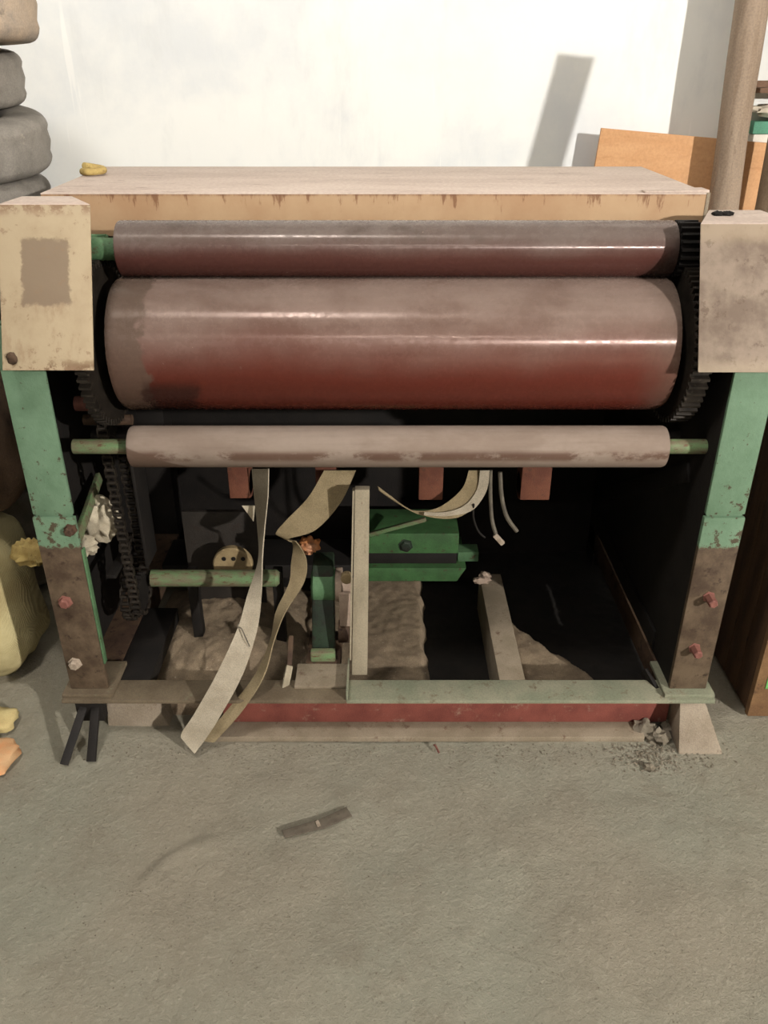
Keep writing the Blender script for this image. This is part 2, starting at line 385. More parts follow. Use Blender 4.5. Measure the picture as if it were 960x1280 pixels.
class MB:
    def __init__(self):
        self.v, self.f = [], []

    def add(self, vs, fs):
        o = len(self.v)
        self.v += [Vector(p) for p in vs]
        self.f += [tuple(i + o for i in q) for q in fs]
        return self

    def box(self, x0, x1, y0, y1, z0, z1):
        return self.hexa([(x0, y0, z0), (x1, y0, z0), (x1, y1, z0), (x0, y1, z0), (x0, y0, z1), (x1, y0, z1), (x1, y1, z1), (x0, y1, z1)])

    def hexa(self, p):
        return self.add(p, [(0, 3, 2, 1), (4, 5, 6, 7), (0, 1, 5, 4), (1, 2, 6, 5), (2, 3, 7, 6), (3, 0, 4, 7)])

    def bar(self, a, b, w, h, up=(0, 0, 1)):
        """rectangular bar from a to b, w across, h along up"""
        a, b, up = Vector(a), Vector(b), Vector(up)
        d = (b - a).normalized()
        s = d.cross(up).normalized() * (w / 2)
        u = s.cross(d).normalized() * (h / 2)
        return self.hexa([a - s - u, a + s - u, b + s - u, b - s - u, a - s + u, a + s + u, b + s + u, b - s + u])

    def prism(self, poly, x0, x1):
        """polygon of (y, z) extruded along x"""
        n = len(poly)
        vs = [(x0, y, z) for y, z in poly] + [(x1, y, z) for y, z in poly]
        fs = [tuple(range(n)), tuple(range(2 * n - 1, n - 1, -1))]
        fs += [(i, i + n, (i + 1) % n + n, (i + 1) % n) for i in range(n)]
        return self.add(vs, fs)

    def lathe_x(self, prof, cy, cz, n=48):
        """closed solid of revolution about the x direction through (cy, cz); prof = [(x, r)...]"""
        vs, fs = [], []
        for x, r in prof:
            for k in range(n):
                a = 2 * math.pi * k / n
                vs.append((x, cy + r * math.cos(a), cz + r * math.sin(a)))
        for i in range(len(prof) - 1):
            for k in range(n):
                k2 = (k + 1) % n
                fs.append((i * n + k, i * n + k2, (i + 1) * n + k2, (i + 1) * n + k))
        fs.append(tuple(range(n - 1, -1, -1)))
        fs.append(tuple(range((len(prof) - 1) * n, len(prof) * n)))
        return self.add(vs, fs)

    def lathe(self, prof, a, b, n=16):
        """solid of revolution about the axis a->b; prof = [(t, r)...] with t in metres from a"""
        a, b = Vector(a), Vector(b)
        d = (b - a).normalized()
        s = d.orthogonal().normalized()
        u = d.cross(s)
        vs, fs = [], []
        for t_, r in prof:
            for k in range(n):
                q = 2 * math.pi * k / n
                vs.append(a + d * t_ + s * (r * math.cos(q)) + u * (r * math.sin(q)))
        for i in range(len(prof) - 1):
            for k in range(n):
                k2 = (k + 1) % n
                fs.append((i * n + k, i * n + k2, (i + 1) * n + k2, (i + 1) * n + k))
        fs.append(tuple(range(n - 1, -1, -1)))
        fs.append(tuple(range((len(prof) - 1) * n, len(prof) * n)))
        return self.add(vs, fs)

    def tube(self, pts, r, n=10):
        """round tube through the points; r a number or one radius per point"""
        pts = [Vector(p) for p in pts]
        m = len(pts)
        rs = r if isinstance(r, (list, tuple)) else [r] * m
        vs, fs = [], []
        prev = None
        for i, p in enumerate(pts):
            d = (pts[min(i + 1, m - 1)] - pts[max(i - 1, 0)]).normalized()
            s = d.orthogonal().normalized() if prev is None else (prev - d * prev.dot(d)).normalized()
            prev = s
            u = d.cross(s)
            for k in range(n):
                a = 2 * math.pi * k / n
                vs.append(p + (s * math.cos(a) + u * math.sin(a)) * rs[i])
        for i in range(m - 1):
            for k in range(n):
                k2 = (k + 1) % n
                fs.append((i * n + k, i * n + k2, (i + 1) * n + k2, (i + 1) * n + k))
        fs.append(tuple(range(n - 1, -1, -1)))
        fs.append(tuple(range((m - 1) * n, m * n)))
        return self.add(vs, fs)

    def ribbon(self, left, right, thick=0.003):
        """band between two edge polylines, with thickness"""
        m = len(left)
        nrm = []
        for i in range(m):
            d = ((left[min(i + 1, m - 1)] + right[min(i + 1, m - 1)]) - (left[max(i - 1, 0)] + right[max(i - 1, 0)]))
            w = right[i] - left[i]
            q = d.cross(w)
            q = q.normalized() if q.length > 1e-9 else Vector((0, -1, 0))
            if nrm and q.dot(nrm[-1]) < 0:
                q = -q
            nrm.append(q)
        vs = []
        for i in range(m):
            o = nrm[i] * (thick / 2)
            vs += [left[i] + o, right[i] + o, right[i] - o, left[i] - o]
        fs = []
        for i in range(m - 1):
            a, b = 4 * i, 4 * i + 4
            for k in range(4):
                k2 = (k + 1) % 4
                fs.append((a + k, a + k2, b + k2, b + k))
        fs += [(3, 2, 1, 0), (4 * m - 4, 4 * m - 3, 4 * m - 2, 4 * m - 1)]
        return self.add(vs, fs)

    def blob(self, c, rad, seed=0, amp=0.15, freq=3.0, n=20, m=12, power=1.0, flat=None):
        """closed lumpy ellipsoid"""
        c = Vector(c)
        vs, fs = [], []
        sg = lambda q: math.copysign(abs(q) ** power, q)
        for i in range(m + 1):
            th = math.pi * i / m
            for k in range(n):
                ph = 2 * math.pi * k / n
                d = Vector((sg(math.sin(th)) * sg(math.cos(ph)), sg(math.sin(th)) * sg(math.sin(ph)), sg(math.cos(th))))
                q = 1 + amp * noise.noise(d * freq + Vector((seed * 7.3, seed * 1.9, seed)))
                p = c + Vector((d.x * rad[0], d.y * rad[1], d.z * rad[2])) * q
                if flat is not None and p.z < flat:
                    p.z = flat
                vs.append(p)
        for i in range(m):
            for k in range(n):
                k2 = (k + 1) % n
                fs.append((i * n + k, (i + 1) * n + k, (i + 1) * n + k2, i * n + k2))
        return self.add(vs, fs)

    def build(self, name, mat, parent=None, bevel=0.0, smooth=35, origin=None, seg=2):
        if origin is None:
            lo = Vector((min(p[i] for p in self.v) for i in range(3)))
            hi = Vector((max(p[i] for p in self.v) for i in range(3)))
            origin = (lo + hi) / 2
        origin = Vector(origin)
        me = bpy.data.meshes.new(name)
        me.from_pydata([p - origin for p in self.v], [], self.f)
        bm = bmesh.new()
        bm.from_mesh(me)
        bmesh.ops.remove_doubles(bm, verts=bm.verts, dist=1e-5)
        bmesh.ops.recalc_face_normals(bm, faces=bm.faces)
        if bevel > 0:
            es = [e for e in bm.edges if len(e.link_faces) == 2 and e.calc_face_angle(0) > R(35)]
            bmesh.ops.bevel(bm, geom=es, offset=bevel, segments=seg, affect='EDGES', profile=0.6)
        bm.to_mesh(me)
        bm.free()
        for pl in me.polygons:
            pl.use_smooth = True
        me.set_sharp_from_angle(angle=R(smooth))
        me.materials.append(M[mat] if isinstance(mat, str) else mat)
        o = bpy.data.objects.new(name, me)
        COL.objects.link(o)
        WORLD[o.name] = origin
        if parent is not None:
            o.parent = parent
            o.location = origin - WORLD[parent.name]
        else:
            o.location = origin
        return o


def empty(name, loc, label, cat, group=None):
    e = bpy.data.objects.new(name, None)
    e.empty_display_size = 0.1
    e.location = loc
    COL.objects.link(e)
    WORLD[e.name] = Vector(loc)
    return tag(e, label, cat, group)


def tag(o, label, cat, group=None):
    o['label'] = label
    o['category'] = cat
    if group:
        o['group'] = group
    return o


def struct(o):
    o['kind'] = 'structure'
    return o


def copy_part(src, parent, world):
    c = src.copy()
    COL.objects.link(c)
    WORLD[c.name] = Vector(world)
    c.parent = parent
    c.location = Vector(world) - WORLD[parent.name]
    return c


def catmull(pts, sub=8):
    pts = [Vector(p) for p in pts]
    out = []
    for i in range(len(pts) - 1):
        p0, p1, p2, p3 = pts[max(i - 1, 0)], pts[i], pts[i + 1], pts[min(i + 2, len(pts) - 1)]
        for k in range(sub):
            t_ = k / sub
            out.append(0.5 * ((2 * p1) + (p2 - p0) * t_ + (2 * p0 - 5 * p1 + 4 * p2 - p3) * t_ ** 2 + (3 * p1 - p0 - 3 * p2 + p3) * t_ ** 3))
    out.append(pts[-1])
    return out


# ------------------------------------------------------------------ the room
WALL_Y = 3.62
XL, XR, YF, ZC = -4.0, 8.0, -7.0, 4.6


def axis_points(lo, hi, dlo, dhi, fine, coarse):
    pts, x = [], lo
    while x < hi - 1e-6:
        pts.append(x)
        x += fine if dlo <= x < dhi else coarse
    pts.append(hi)
    return pts


def floor_height(x, y):
    h = 0.010 * noise.noise(Vector((x * 1.7, y * 1.7, 0.3))) + 0.006 * noise.noise(Vector((x * 6, y * 6, 2.1)))
    h += 0.0025 * noise.noise(Vector((x * 22, y * 22, 5.1)))
    return h - 0.012 + scar_height(x, y)


SCAR = [(150, 1115), (178, 1092), (205, 1068), (232, 1050), (262, 1041), (285, 1040)]
SCAR = [PZ(u, v, 0.0).to_2d() for u, v in SCAR]


def scar_height(x, y):
    """a broken edge in the screed: a few millimetres step along a curve"""
    p = Vector((x, y))
    if abs(x - SCAR[2].x) > 0.35 or abs(y - SCAR[2].y) > 0.3:
        return 0.0
    best, side, along = 9.0, 1.0, 0.0
    for i in range(len(SCAR) - 1):
        a, b = SCAR[i], SCAR[i + 1]
        d = b - a
        t_ = max(0.0, min(1.0, (p - a).dot(d) / d.length_squared))
        q = a + d * t_
        if (p - q).length < best:
            best = (p - q).length
            side = 1.0 if d.x * (p.y - a.y) - d.y * (p.x - a.x) < 0 else -1.0
            along = (i + t_) / (len(SCAR) - 1)
    fade = max(0.0, 1 - best / 0.13) * min(1.0, along / 0.2, (1 - along) / 0.2)
    return 0.004 * fade * side * min(1.0, best / 0.008)


def make_floor():
    xs = axis_points(XL, XR, -1.3, 1.3, 0.0125, 0.2)
    ys = axis_points(YF, WALL_Y + 0.1, 0.85, 1.95, 0.0125, 0.1)
    vs = [(x, y, floor_height(x, y)) for y in ys for x in xs]
    w = len(xs)
    fs = [(j * w + i, j * w + i + 1, (j + 1) * w + i + 1, (j + 1) * w + i) for j in range(len(ys) - 1) for i in range(w - 1)]
    struct(MB().add(vs, fs).build('floor', 'floor', smooth=60, origin=(0, 0, 0)))


make_floor()
struct(MB().box(XL, XR, WALL_Y, WALL_Y + 0.2, -0.05, ZC).build('wall_back', 'wall'))
struct(MB().box(XL - 0.2, XL, YF, WALL_Y + 0.2, -0.05, ZC).build('wall_left', 'wall_plain'))
struct(MB().box(XR, XR + 0.2, YF, WALL_Y + 0.2, -0.05, ZC).build('wall_right', 'wall_plain'))
struct(MB().box(XL - 0.2, XR + 0.2, YF - 0.2, YF, -0.05, ZC).build('wall_front', 'wall_plain'))
struct(MB().box(XL - 0.2, XR + 0.2, YF - 0.2, WALL_Y + 0.2, ZC, ZC + 0.2).build('ceiling', 'ceiling'))

# lamps: a bare bulb far behind the viewer on the right, a weak tube behind the viewer, an added fill globe overhead
UPZ = Vector((0, 0, 1))
for nm, bp, br, mt, lab in (('hanging_bulb', BULB_POS, BULB_R, 'lamp_bulb', 'bright bare bulb hanging on a cord behind the viewer'),
                            ('fill_globe', FILL_GLOBE_POS, FILL_GLOBE_R, 'lamp_fill', 'added white fill globe hanging just under the ceiling')):  # overhead globe is an added fill that lightens the wall shadows
    lamp = empty(nm, bp, lab, 'lamp')
    prof = [(-br + 0.0005, 0.004)] + [(-br * math.cos(math.pi * k / 16), br * math.sin(math.pi * k / 16)) for k in range(1, 16)] + [(br, 0.004)]
    MB().lathe(prof, bp, bp + UPZ, 28).build('glass_bulb', mt, lamp, smooth=80)
    MB().lathe([(br - 0.01, 0.02), (br + 0.02, 0.024), (br + 0.07, 0.022), (br + 0.09, 0.008)], bp, bp + UPZ, 16).build('lamp_holder', 'black_plastic', lamp)
    MB().tube([bp + UPZ * (br + 0.085), (bp.x, bp.y, ZC)], 0.004, 6).build('cord', 'black_plastic', lamp)
lamp = empty('tube_lamp', TUBE_POS, 'long white tube lamp hanging behind the viewer', 'lamp')
hx = TUBE_LEN / 2
MB().lathe_x([(TUBE_POS.x - hx, 0.019), (TUBE_POS.x + hx, 0.019)], TUBE_POS.y, TUBE_POS.z, 16).build('glass_tube', 'lamp_tube', lamp)
MB().box(TUBE_POS.x - hx - 0.03, TUBE_POS.x + hx + 0.03, TUBE_POS.y - 0.04, TUBE_POS.y + 0.04, TUBE_POS.z + 0.025, TUBE_POS.z + 0.075).build('housing', 'box_white', lamp, 0.004)
for sx in (-1, 1):
    MB().box(TUBE_POS.x + sx * (hx + 0.015) - 0.014, TUBE_POS.x + sx * (hx + 0.015) + 0.014, TUBE_POS.y - 0.02, TUBE_POS.y + 0.02, TUBE_POS.z - 0.02,
             TUBE_POS.z + 0.0245).build('end_cap', 'black_plastic', lamp, 0.002)
    MB().tube([(TUBE_POS.x + sx * hx * 0.8, TUBE_POS.y, TUBE_POS.z + 0.075), (TUBE_POS.x + sx * hx * 0.8, TUBE_POS.y, ZC)], 0.004, 6).build('cord', 'black_plastic', lamp)

# ------------------------------------------------------------------ the roller machine
LEG_Y0, LEG_Y1 = 1.79, 1.89
LX0, LX1 = -0.866, -0.766          # left leg
RX0, RX1 = 0.792, 0.890            # right leg
BASE_Z = 0.143
REAR_Y = 2.78
ROLL = {'top': (2.03, 1.291, 0.0653, -0.627, 0.685), 'big': (2.0, 1.0688, 0.1618, -0.645, 0.688), 'low': (1.87, 0.8488, 0.0514, -0.6235, 0.691)}

mac = empty('roller_machine', (0, 2.3, 0), 'old green and rust heavy machine with three long horizontal rollers', 'machine')


def hexbolt(center, direction, r, length, mat, parent, name='bolt'):
    c, d = Vector(center), Vector(direction).normalized()
    m = MB().lathe([(-0.004, r * 1.3), (0.002, r * 1.3), (0.0025, r * 0.95), (length, r * 0.95), (length + 0.003, r * 0.7)], c, c + d, 6)
    return m.build(name, mat, parent, smooth=25)


# front legs
def front_leg(x0, x1, ztop, bolts, lab):
    m = MB()
    t_ = 0.012
    xo0, xo1 = (x0, x0 + t_) if x0 < 0 else (x1 - t_, x1)
    m.box(x0, x1, LEG_Y0, LEG_Y0 + t_, 0.700, ztop)
    m.box(xo0, xo1, LEG_Y0 + t_ - 0.001, LEG_Y1, 0.700, ztop)
    m.box(x0 - 0.002, x1 + 0.002, LEG_Y0 - 0.004, LEG_Y0 + t_, BASE_Z + 0.012, 0.694)
    m.box(xo0, xo1, LEG_Y0 + t_ - 0.001, LEG_Y1 + 0.002, BASE_Z + 0.012, 0.694)
    m.box(x0 + 0.004, x1 - 0.004, LEG_Y0 + 0.004, LEG_Y0 + t_ - 0.002, 0.690, 0.704)
    leg = m.build('front_leg', 'leg', mac, 0.004, origin=(0, 0, 0))
    leg['label'] = lab
    MB().box(x0 - 0.02, x1 + 0.02, LEG_Y0 - 0.028, LEG_Y1 + 0.02, BASE_Z, BASE_Z + 0.012).build('foot_plate', 'flange_dirty' if x0 < 0 else 'base_bar', leg, 0.003)
    for (u, v, r, ln, mt) in bolts:
        hexbolt(P(u, v, LEG_Y0 - 0.004), (0, -1, 0), r, ln, mt, leg)
    return leg


legL = front_leg(LX0, LX1, 1.17, [(88, 662, 0.013, 0.016, 'bolt_rust'), (82, 752, 0.015, 0.014, 'red'), (94, 829, 0.015, 0.014, 'bolt_pale')],
                 'worn green leg with bare rusty lower half')
legR = front_leg(RX0, RX1, 1.095, [(886, 746, 0.013, 0.035, 'red'), (868, 810, 0.013, 0.032, 'red')], 'green leg with two protruding red bolts')
# thin strip along the leg's inner edge and a diagonal strut
MB().box(LX1 + 0.0025, LX1 + 0.007, LEG_Y0 - 0.002, LEG_Y0 + 0.016, 0.24, 0.60).build('edge_strip', 'green', legL, 0.001)
MB().bar(P(96, 676, 1.815), P(124, 596, 2.15), 0.028, 0.012, (1, 0, 0.2)).build('diagonal_strut', 'green_rust', mac, 0.002)
# rear legs, side plates and back plate
for x0, x1 in ((LX0, LX1), (RX0, RX1)):
    MB().box(x0, x1, REAR_Y - 0.1, REAR_Y, 0.0, 1.29).build('rear_leg', 'dark', mac, 0.004)
MB().box(RX0 + 0.0005, RX0 + 0.0105, LEG_Y0 + 0.0125, REAR_Y - 0.1, BASE_Z + 0.0125, 1.10).build('side_plate', 'dark', mac, 0.0005)
MB().box(RX0 + 0.0005, RX0 + 0.0105, 1.95, REAR_Y - 0.1, 1.1005, 1.285).build('side_plate', 'dark', mac, 0.0005)
MB().box(LX0 + 0.001, LX0 + 0.011, LEG_Y1 + 0.004, REAR_Y - 0.1, BASE_Z, 1.28).build('side_plate', 'dark', mac, 0.002)
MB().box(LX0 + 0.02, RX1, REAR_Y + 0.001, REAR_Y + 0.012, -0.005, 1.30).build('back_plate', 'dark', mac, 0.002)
# faint braces on the inside of the right side plate
MB().bar((RX0 - 0.004, 1.93, 0.75), (RX0 - 0.004, 2.6, 0.35), 0.008, 0.05).build('side_brace', 'dark', mac, 0.001)
MB().bar((RX0 - 0.004, 1.95, 0.20), (RX0 - 0.004, 2.66, 0.20), 0.008, 0.06).build('side_brace', 'dark', mac, 0.001)

# base frame: front channel (flanges to the front), side rails, cross members
fr = MB()
MB().box(-0.1035, RX1 + 0.02, 1.752, 1.840, BASE_Z - 0.012, BASE_Z).build('front_top_flange', 'base_bar', mac, 0.003)
MB().box(LX0 - 0.02, -0.104, 1.752, 1.840, BASE_Z - 0.012, BASE_Z).build('front_top_flange', 'flange_dirty', mac, 0.003)
web = MB().box(-0.46, 0.812, 1.811, 1.824, 0.012, BASE_Z - 0.0125).build('front_web', 'red_web', mac, 0.002)
web['label'] = 'faded red web of the base channel'
MB().box(-0.50, 0.735, 1.751, 1.826, -0.008, 0.0118).build('front_bottom_flange', 'dusty_flange', mac, 0.003)
for x0, x1 in ((LX0, LX1), (RX0, RX1)):
    MB().box(x0, x1, 1.8405, REAR_Y, 0.06, BASE_Z - 0.001).build('side_rail', 'rust', mac, 0.004)
MB().box(0.327, 0.401, 1.8405, 2.40, -0.01, BASE_Z).build('cross_member', 'dusty_flange', mac, 0.003)
MB().box(LX1, -0.665, 1.8405, 2.2, BASE_Z - 0.05, BASE_Z - 0.002).build('base_plate', 'dark', mac, 0.003)
MB().bar(P(805, 838, 1.86), P(822, 868, 1.80), 0.012, 0.03).build('corner_lug', 'dark', mac, 0.002)
# thick dusty deck on the left half of the front flange
MB().box(-0.25, -0.102, 1.80, 1.90, BASE_Z + 0.0003, BASE_Z + 0.010).build('deck_plate', 'dusty_flange', mac, 0.002)
MB().box(-0.104, -0.099, 1.752, 1.90, BASE_Z + 0.0003, BASE_Z + 0.03).build('deck_lip', 'base_bar', mac, 0.001)

# footings under the front legs
ftR = MB().hexa([(0.818, 1.704, -0.01), (0.942, 1.704, -0.01), (0.95, 1.86, -0.01), (0.818, 1.86, -0.01),
                 (0.816, 1.760, BASE_Z - 0.0125), (0.886, 1.760, BASE_Z - 0.0125), (0.892, 1.85, BASE_Z - 0.0125), (0.816, 1.85, BASE_Z - 0.0125)]
                ).build('footing', 'foot_block', mac, 0.006)
# left: splayed fork of dark flat steel
fk = MB()
top = Vector((-0.822, 1.785, BASE_Z - 0.03))
fk.bar(top + Vector((-0.012, 0, 0)), PZ(80, 956, 0.0), 0.022, 0.012, (0, 1, 0))
fk.bar(top + Vector((0.018, 0, 0)), PZ(114, 952, 0.0), 0.024, 0.012, (0, 1, 0))
fk.box(-0.858, -0.784, 1.768, 1.80, 0.055, BASE_Z - 0.0125)
fk.build('forked_foot', 'dark', mac, 0.002)
MB().hexa([(-0.80, 1.815, -0.01), (-0.62, 1.815, -0.01), (-0.62, 1.90, -0.01), (-0.80, 1.90, -0.01),
           (-0.79, 1.83, BASE_Z - 0.0125), (-0.68, 1.83, BASE_Z - 0.0125), (-0.68, 1.90, BASE_Z - 0.0125), (-0.79, 1.90, BASE_Z - 0.0125)]
          ).build('footing', 'foot_block', mac, 0.006)

# rollers
for key, mt, nm, lab in (('top', 'roller_top', 'top_roller', 'slim dusty upper roller with red-brown underside'),
                         ('big', 'roller_big', 'main_roller', 'largest roller, dusty above and red-brown below'),
                         ('low', 'roller_low', 'lower_roller', 'slim pale dusty roller below the largest one')):
    cy, cz, r, x0, x1 = ROLL[key]
    e = {'top': 0.006, 'big': 0.016, 'low': 0.008}[key]
    prof = [(x0, r - e), (x0 + e * 0.3, r - e * 0.3), (x0 + e, r), (x1 - e, r), (x1 - e * 0.3, r - e * 0.3), (x1, r - e)]
    ro = MB().lathe_x(prof, cy, cz, 128).build(nm, mt, mac, smooth=40, origin=(0.03, cy, cz))
    ro['label'] = lab
    sr = {'top': 0.026, 'big': 0.045, 'low': 0.0185}[key]
    for a, b in ((LX1 - 0.012 if key != 'low' else LX1 + 0.001, x0 + 0.003), (x1 - 0.003, RX0 + 0.0005 if key != 'low' else RX0 + 0.0005)):
        MB().lathe_x([(a, sr), (b, sr)], cy, cz, 32).build('shaft', 'green_rust' if key != 'top' else 'green', ro, 0.001)


def gear(x0, x1, cy, cz, r0, r1, n, name, mat, parent):
    poly = []
    for k in range(n):
        a = 2 * math.pi * k / n
        w = 2 * math.pi / n
        for da, rr in ((0.0, r0), (0.22 * w, r0), (0.34 * w, r1), (0.66 * w, r1), (0.78 * w, r0)):
            poly.append((cy + rr * math.cos(a + da), cz + rr * math.sin(a + da)))
    return MB().prism(poly, x0, x1).build(name, mat, parent, smooth=25)


cy, cz = ROLL['big'][:2]
gear(-0.702, -0.676, cy, cz, 0.186, 0.201, 64, 'drive_gear', 'chain', mac)
gear(0.704, 0.748, cy, cz, 0.178, 0.193, 60, 'drive_gear', 'chain', mac)
cy, cz = ROLL['top'][:2]
gear(0.690, 0.738, cy, cz, 0.052, 0.066, 22, 'pinion', 'dark', mac)
gear(-0.712, -0.668, cy + 0.03, cz, 0.024, 0.029, 16, 'pinion', 'green', mac)
# bearing blocks
for xx in (LX1 + 0.001, ):
    MB().box(xx - 0.02, xx + 0.03, 1.98, 2.12, 1.245, 1.285).build('bearing_block', 'green', mac, 0.004)


def chain(path, x, pitch, name, parent, mat='chain', wid=0.026):
    """roller chain along a closed (y, z) loop in the plane x"""
    pts = [Vector((0, a, b)) for a, b in path]
    seg = [(pts[i], pts[(i + 1) % len(pts)]) for i in range(len(pts))]
    total = sum((b - a).length for a, b in seg)
    n = int(total / pitch)
    step = total / n
    pos, acc, si = [], 0.0, 0
    for k in range(n):
        d = k * step
        while acc + (seg[si][1] - seg[si][0]).length < d:
            acc += (seg[si][1] - seg[si][0]).length
            si += 1
        a, b = seg[si]
        pos.append(a + (b - a).normalized() * (d - acc))
    m = MB()
    for k in range(n):
        p, q = pos[k], pos[(k + 1) % n]
        o = Vector((x, 0, 0))
        m.lathe([(-wid / 2, 0.0065), (wid / 2, 0.0065)], o + p, o + p + Vector((1, 0, 0)), 8)
        off = wid / 2 if k % 2 else wid / 2 - 0.004
        for s in (-1, 1):
            c = (p + q) / 2 + o + Vector((s * off, 0, 0))
            d = (q - p).normalized() * (step * 0.62)
            m.bar(c - d, c + d, 0.003, 0.012, Vector((1, 0, 0)).cross(q - p))
    return m.build(name, mat, parent, smooth=30)


def loop(cy1, cz1, r1, cy2, cz2, r2, n=20):
    """belt path round two wheels, wheel 1 above wheel 2"""
    out = []
    for k in range(n + 1):
        a = math.pi * k / n
        out.append((cy1 + r1 * math.cos(a), cz1 + r1 * math.sin(a)))
    for k in range(n + 1):
        a = math.pi + math.pi * k / n
        out.append((cy2 + r2 * math.cos(a), cz2 + r2 * math.sin(a)))
    return out


chain(loop(2.02, 0.86, 0.055, 2.05, 0.30, 0.062), -0.722, 0.0195, 'drive_chain', mac)
chain(loop(2.10, 0.40, 0.060, 2.06, 0.29, 0.075), -0.752, 0.0195, 'drive_chain', mac)
gear(-0.730, -0.714, 2.05, 0.30, 0.050, 0.060, 18, 'sprocket', 'dark', mac)
gear(-0.730, -0.714, 2.02, 0.86, 0.042, 0.053, 16, 'sprocket', 'dark', mac)
MB().lathe_x([(LX1 - 0.02, 0.014), (-0.66, 0.014)], 2.02, 0.86, 20).build('jackshaft', 'rust', mac)
MB().box(-0.700, -0.690, 2.06, 2.16, 0.38, 0.78).build('chain_guard', 'dark', mac, 0.003)

# guards over the roller ends: bent plate with sloping front, top and outer side
def guard(xi, xo, ybot, zbot, ytop, ztop, yback, mat, lab):
    th = 0.004
    g = MB().hexa([(xi, ybot, zbot), (xo, ybot, zbot), (xo, ybot + th, zbot), (xi, ybot + th, zbot),
                   (xi, ytop, ztop), (xo, ytop, ztop), (xo, ytop + th, ztop), (xi, ytop + th, ztop)])
    o = g.build('guard_plate', mat, mac, 0.001, origin=((xi + xo) / 2, (ybot + ytop) / 2, (zbot + ztop) / 2))
    o['label'] = lab
    xb = xi + (xo - xi) * 0.42
    MB().hexa([(xi, ytop + 0.001, ztop - 0.003), (xo, ytop + 0.001, ztop - 0.003), (xo, yback, ztop - 0.003), (xb, yback, ztop - 0.003),
               (xi, ytop + 0.001, ztop + 0.001), (xo, ytop + 0.001, ztop + 0.001), (xo, yback, ztop + 0.001), (xb, yback, ztop + 0.001)]
              ).build('guard_top', 'hood_top', o, 0.001)
    xs = xo - th if xo > 0 else xo
    MB().prism([(ybot + 0.002, zbot), (ytop + 0.002, ztop - 0.004), (yback, ztop - 0.004), (yback, zbot)], xs, xs + th).build('guard_side', mat, o, 0.0005)
    return o


gL = guard(-0.636, -0.836, 1.74, 1.086, 1.885, 1.41, 2.02, 'guard_left', 'beige cover plate with a square brown stain')
gR = guard(0.702, 0.918, 1.772, 1.071, 1.911, 1.366, 2.12, 'guard_right', 'blotchy dusty beige cover plate')
MB().blob(P(15, 448, 1.745), (0.012, 0.004, 0.014), 3, 0.3).build('corner_rivet', 'rust', gL)
for u in (897, 909):
    MB().blob(P(u, 268, 2.03) + Vector((0, 0, 0.002)), (0.014, 0.01, 0.006), u, 0.4).build('weld_lump', 'dark', gR)

# hood: shallow sheet metal lid behind the top roller
HX0, HX1, HY0, HY1, HZ0, HZ1 = -0.862, 0.816, 2.20, 2.87, 1.292, 1.396
HB0, HB1 = -0.905, 0.830
hood = MB().hexa([(HX0, HY0, HZ1 - 0.003), (HX1, HY0, HZ1 - 0.003), (HB1, HY1, HZ1 - 0.003), (HB0, HY1, HZ1 - 0.003),
                  (HX0, HY0, HZ1), (HX1, HY0, HZ1), (HB1, HY1, HZ1), (HB0, HY1, HZ1)]).build('hood', 'hood_top', mac, 0.001)
hood['label'] = 'long dusty sheet metal hood with ochre front edge'
MB().box(HX0, HX1, HY0, HY0 + 0.003, HZ0, HZ1 - 0.0031).build('front_skirt', 'hood_skirt', hood, 0.0008)
MB().box(HB0, HB1, HY1 - 0.003, HY1, HZ0, HZ1 - 0.0031).build('rear_skirt', 'hood_skirt', hood, 0.0008)
for xx, xb in ((HX0, HB0), (HX1 - 0.003, HB1 - 0.003)):
    ya, yb, za, zb = HY0 + 0.0031, HY1 - 0.0031, HZ0, HZ1 - 0.0031
    MB().hexa([(xx, ya, za), (xx + 0.003, ya, za), (xb + 0.003, yb, za), (xb, yb, za),
               (xx, ya, zb), (xx + 0.003, ya, zb), (xb + 0.003, yb, zb), (xb, yb, zb)]).build('side_skirt', 'hood_skirt', hood, 0.0008)
MB().hexa([(0.655, 2.20, HZ1 + 0.0005), (0.816, 2.20, HZ1 + 0.0005), (0.816, 2.26, HZ1 + 0.0005), (0.655, 2.235, HZ1 + 0.0005),
           (0.655, 2.20, HZ1 + 0.004), (0.816, 2.20, HZ1 + 0.007), (0.816, 2.26, HZ1 + 0.007), (0.655, 2.235, HZ1 + 0.004)]).build('top_strip', 'hood_top', hood, 0.0008)
MB().box(-0.90, -0.862, 2.19, 2.24, 1.33, 1.385).build('corner_bracket', 'rust', hood, 0.006)
MB().box(HX1 - 0.006, HX1 + 0.003, HY0 - 0.002, HY0 + 0.01, HZ0, HZ1 + 0.001).build('corner_angle', 'dusty_flange', hood, 0.001)
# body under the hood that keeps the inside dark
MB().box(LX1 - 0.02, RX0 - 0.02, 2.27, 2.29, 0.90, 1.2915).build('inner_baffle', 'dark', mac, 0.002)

# red blocks hanging on a cross bar behind the lower roller
MB().lathe_x([(LX1 - 0.019, 0.022), (RX0 + 0.0005, 0.022)], 2.06, 0.795, 24).build('cross_bar', 'dark', mac)
for u0, u1, vb in ((284, 313, 628), (394, 421, 615), (524, 553, 630), (653, 686, 630)):
    a, b = P(u0, 588, 2.02), P(u1, vb, 2.02)
    m = MB().box(a.x, b.x, 2.02, 2.10, b.z + 0.012, 0.80)
    m.lathe_x([(a.x, 0.040), (b.x, 0.040)], 2.06, b.z + 0.04, 24)
    m.build('red_bearing_lug', 'red_block', mac, 0.003)
MB().lathe_x([(0.20, 0.014), (RX0 + 0.0005, 0.014)], 2.3, 0.66, 16).build('tie_rod', 'dark', mac)

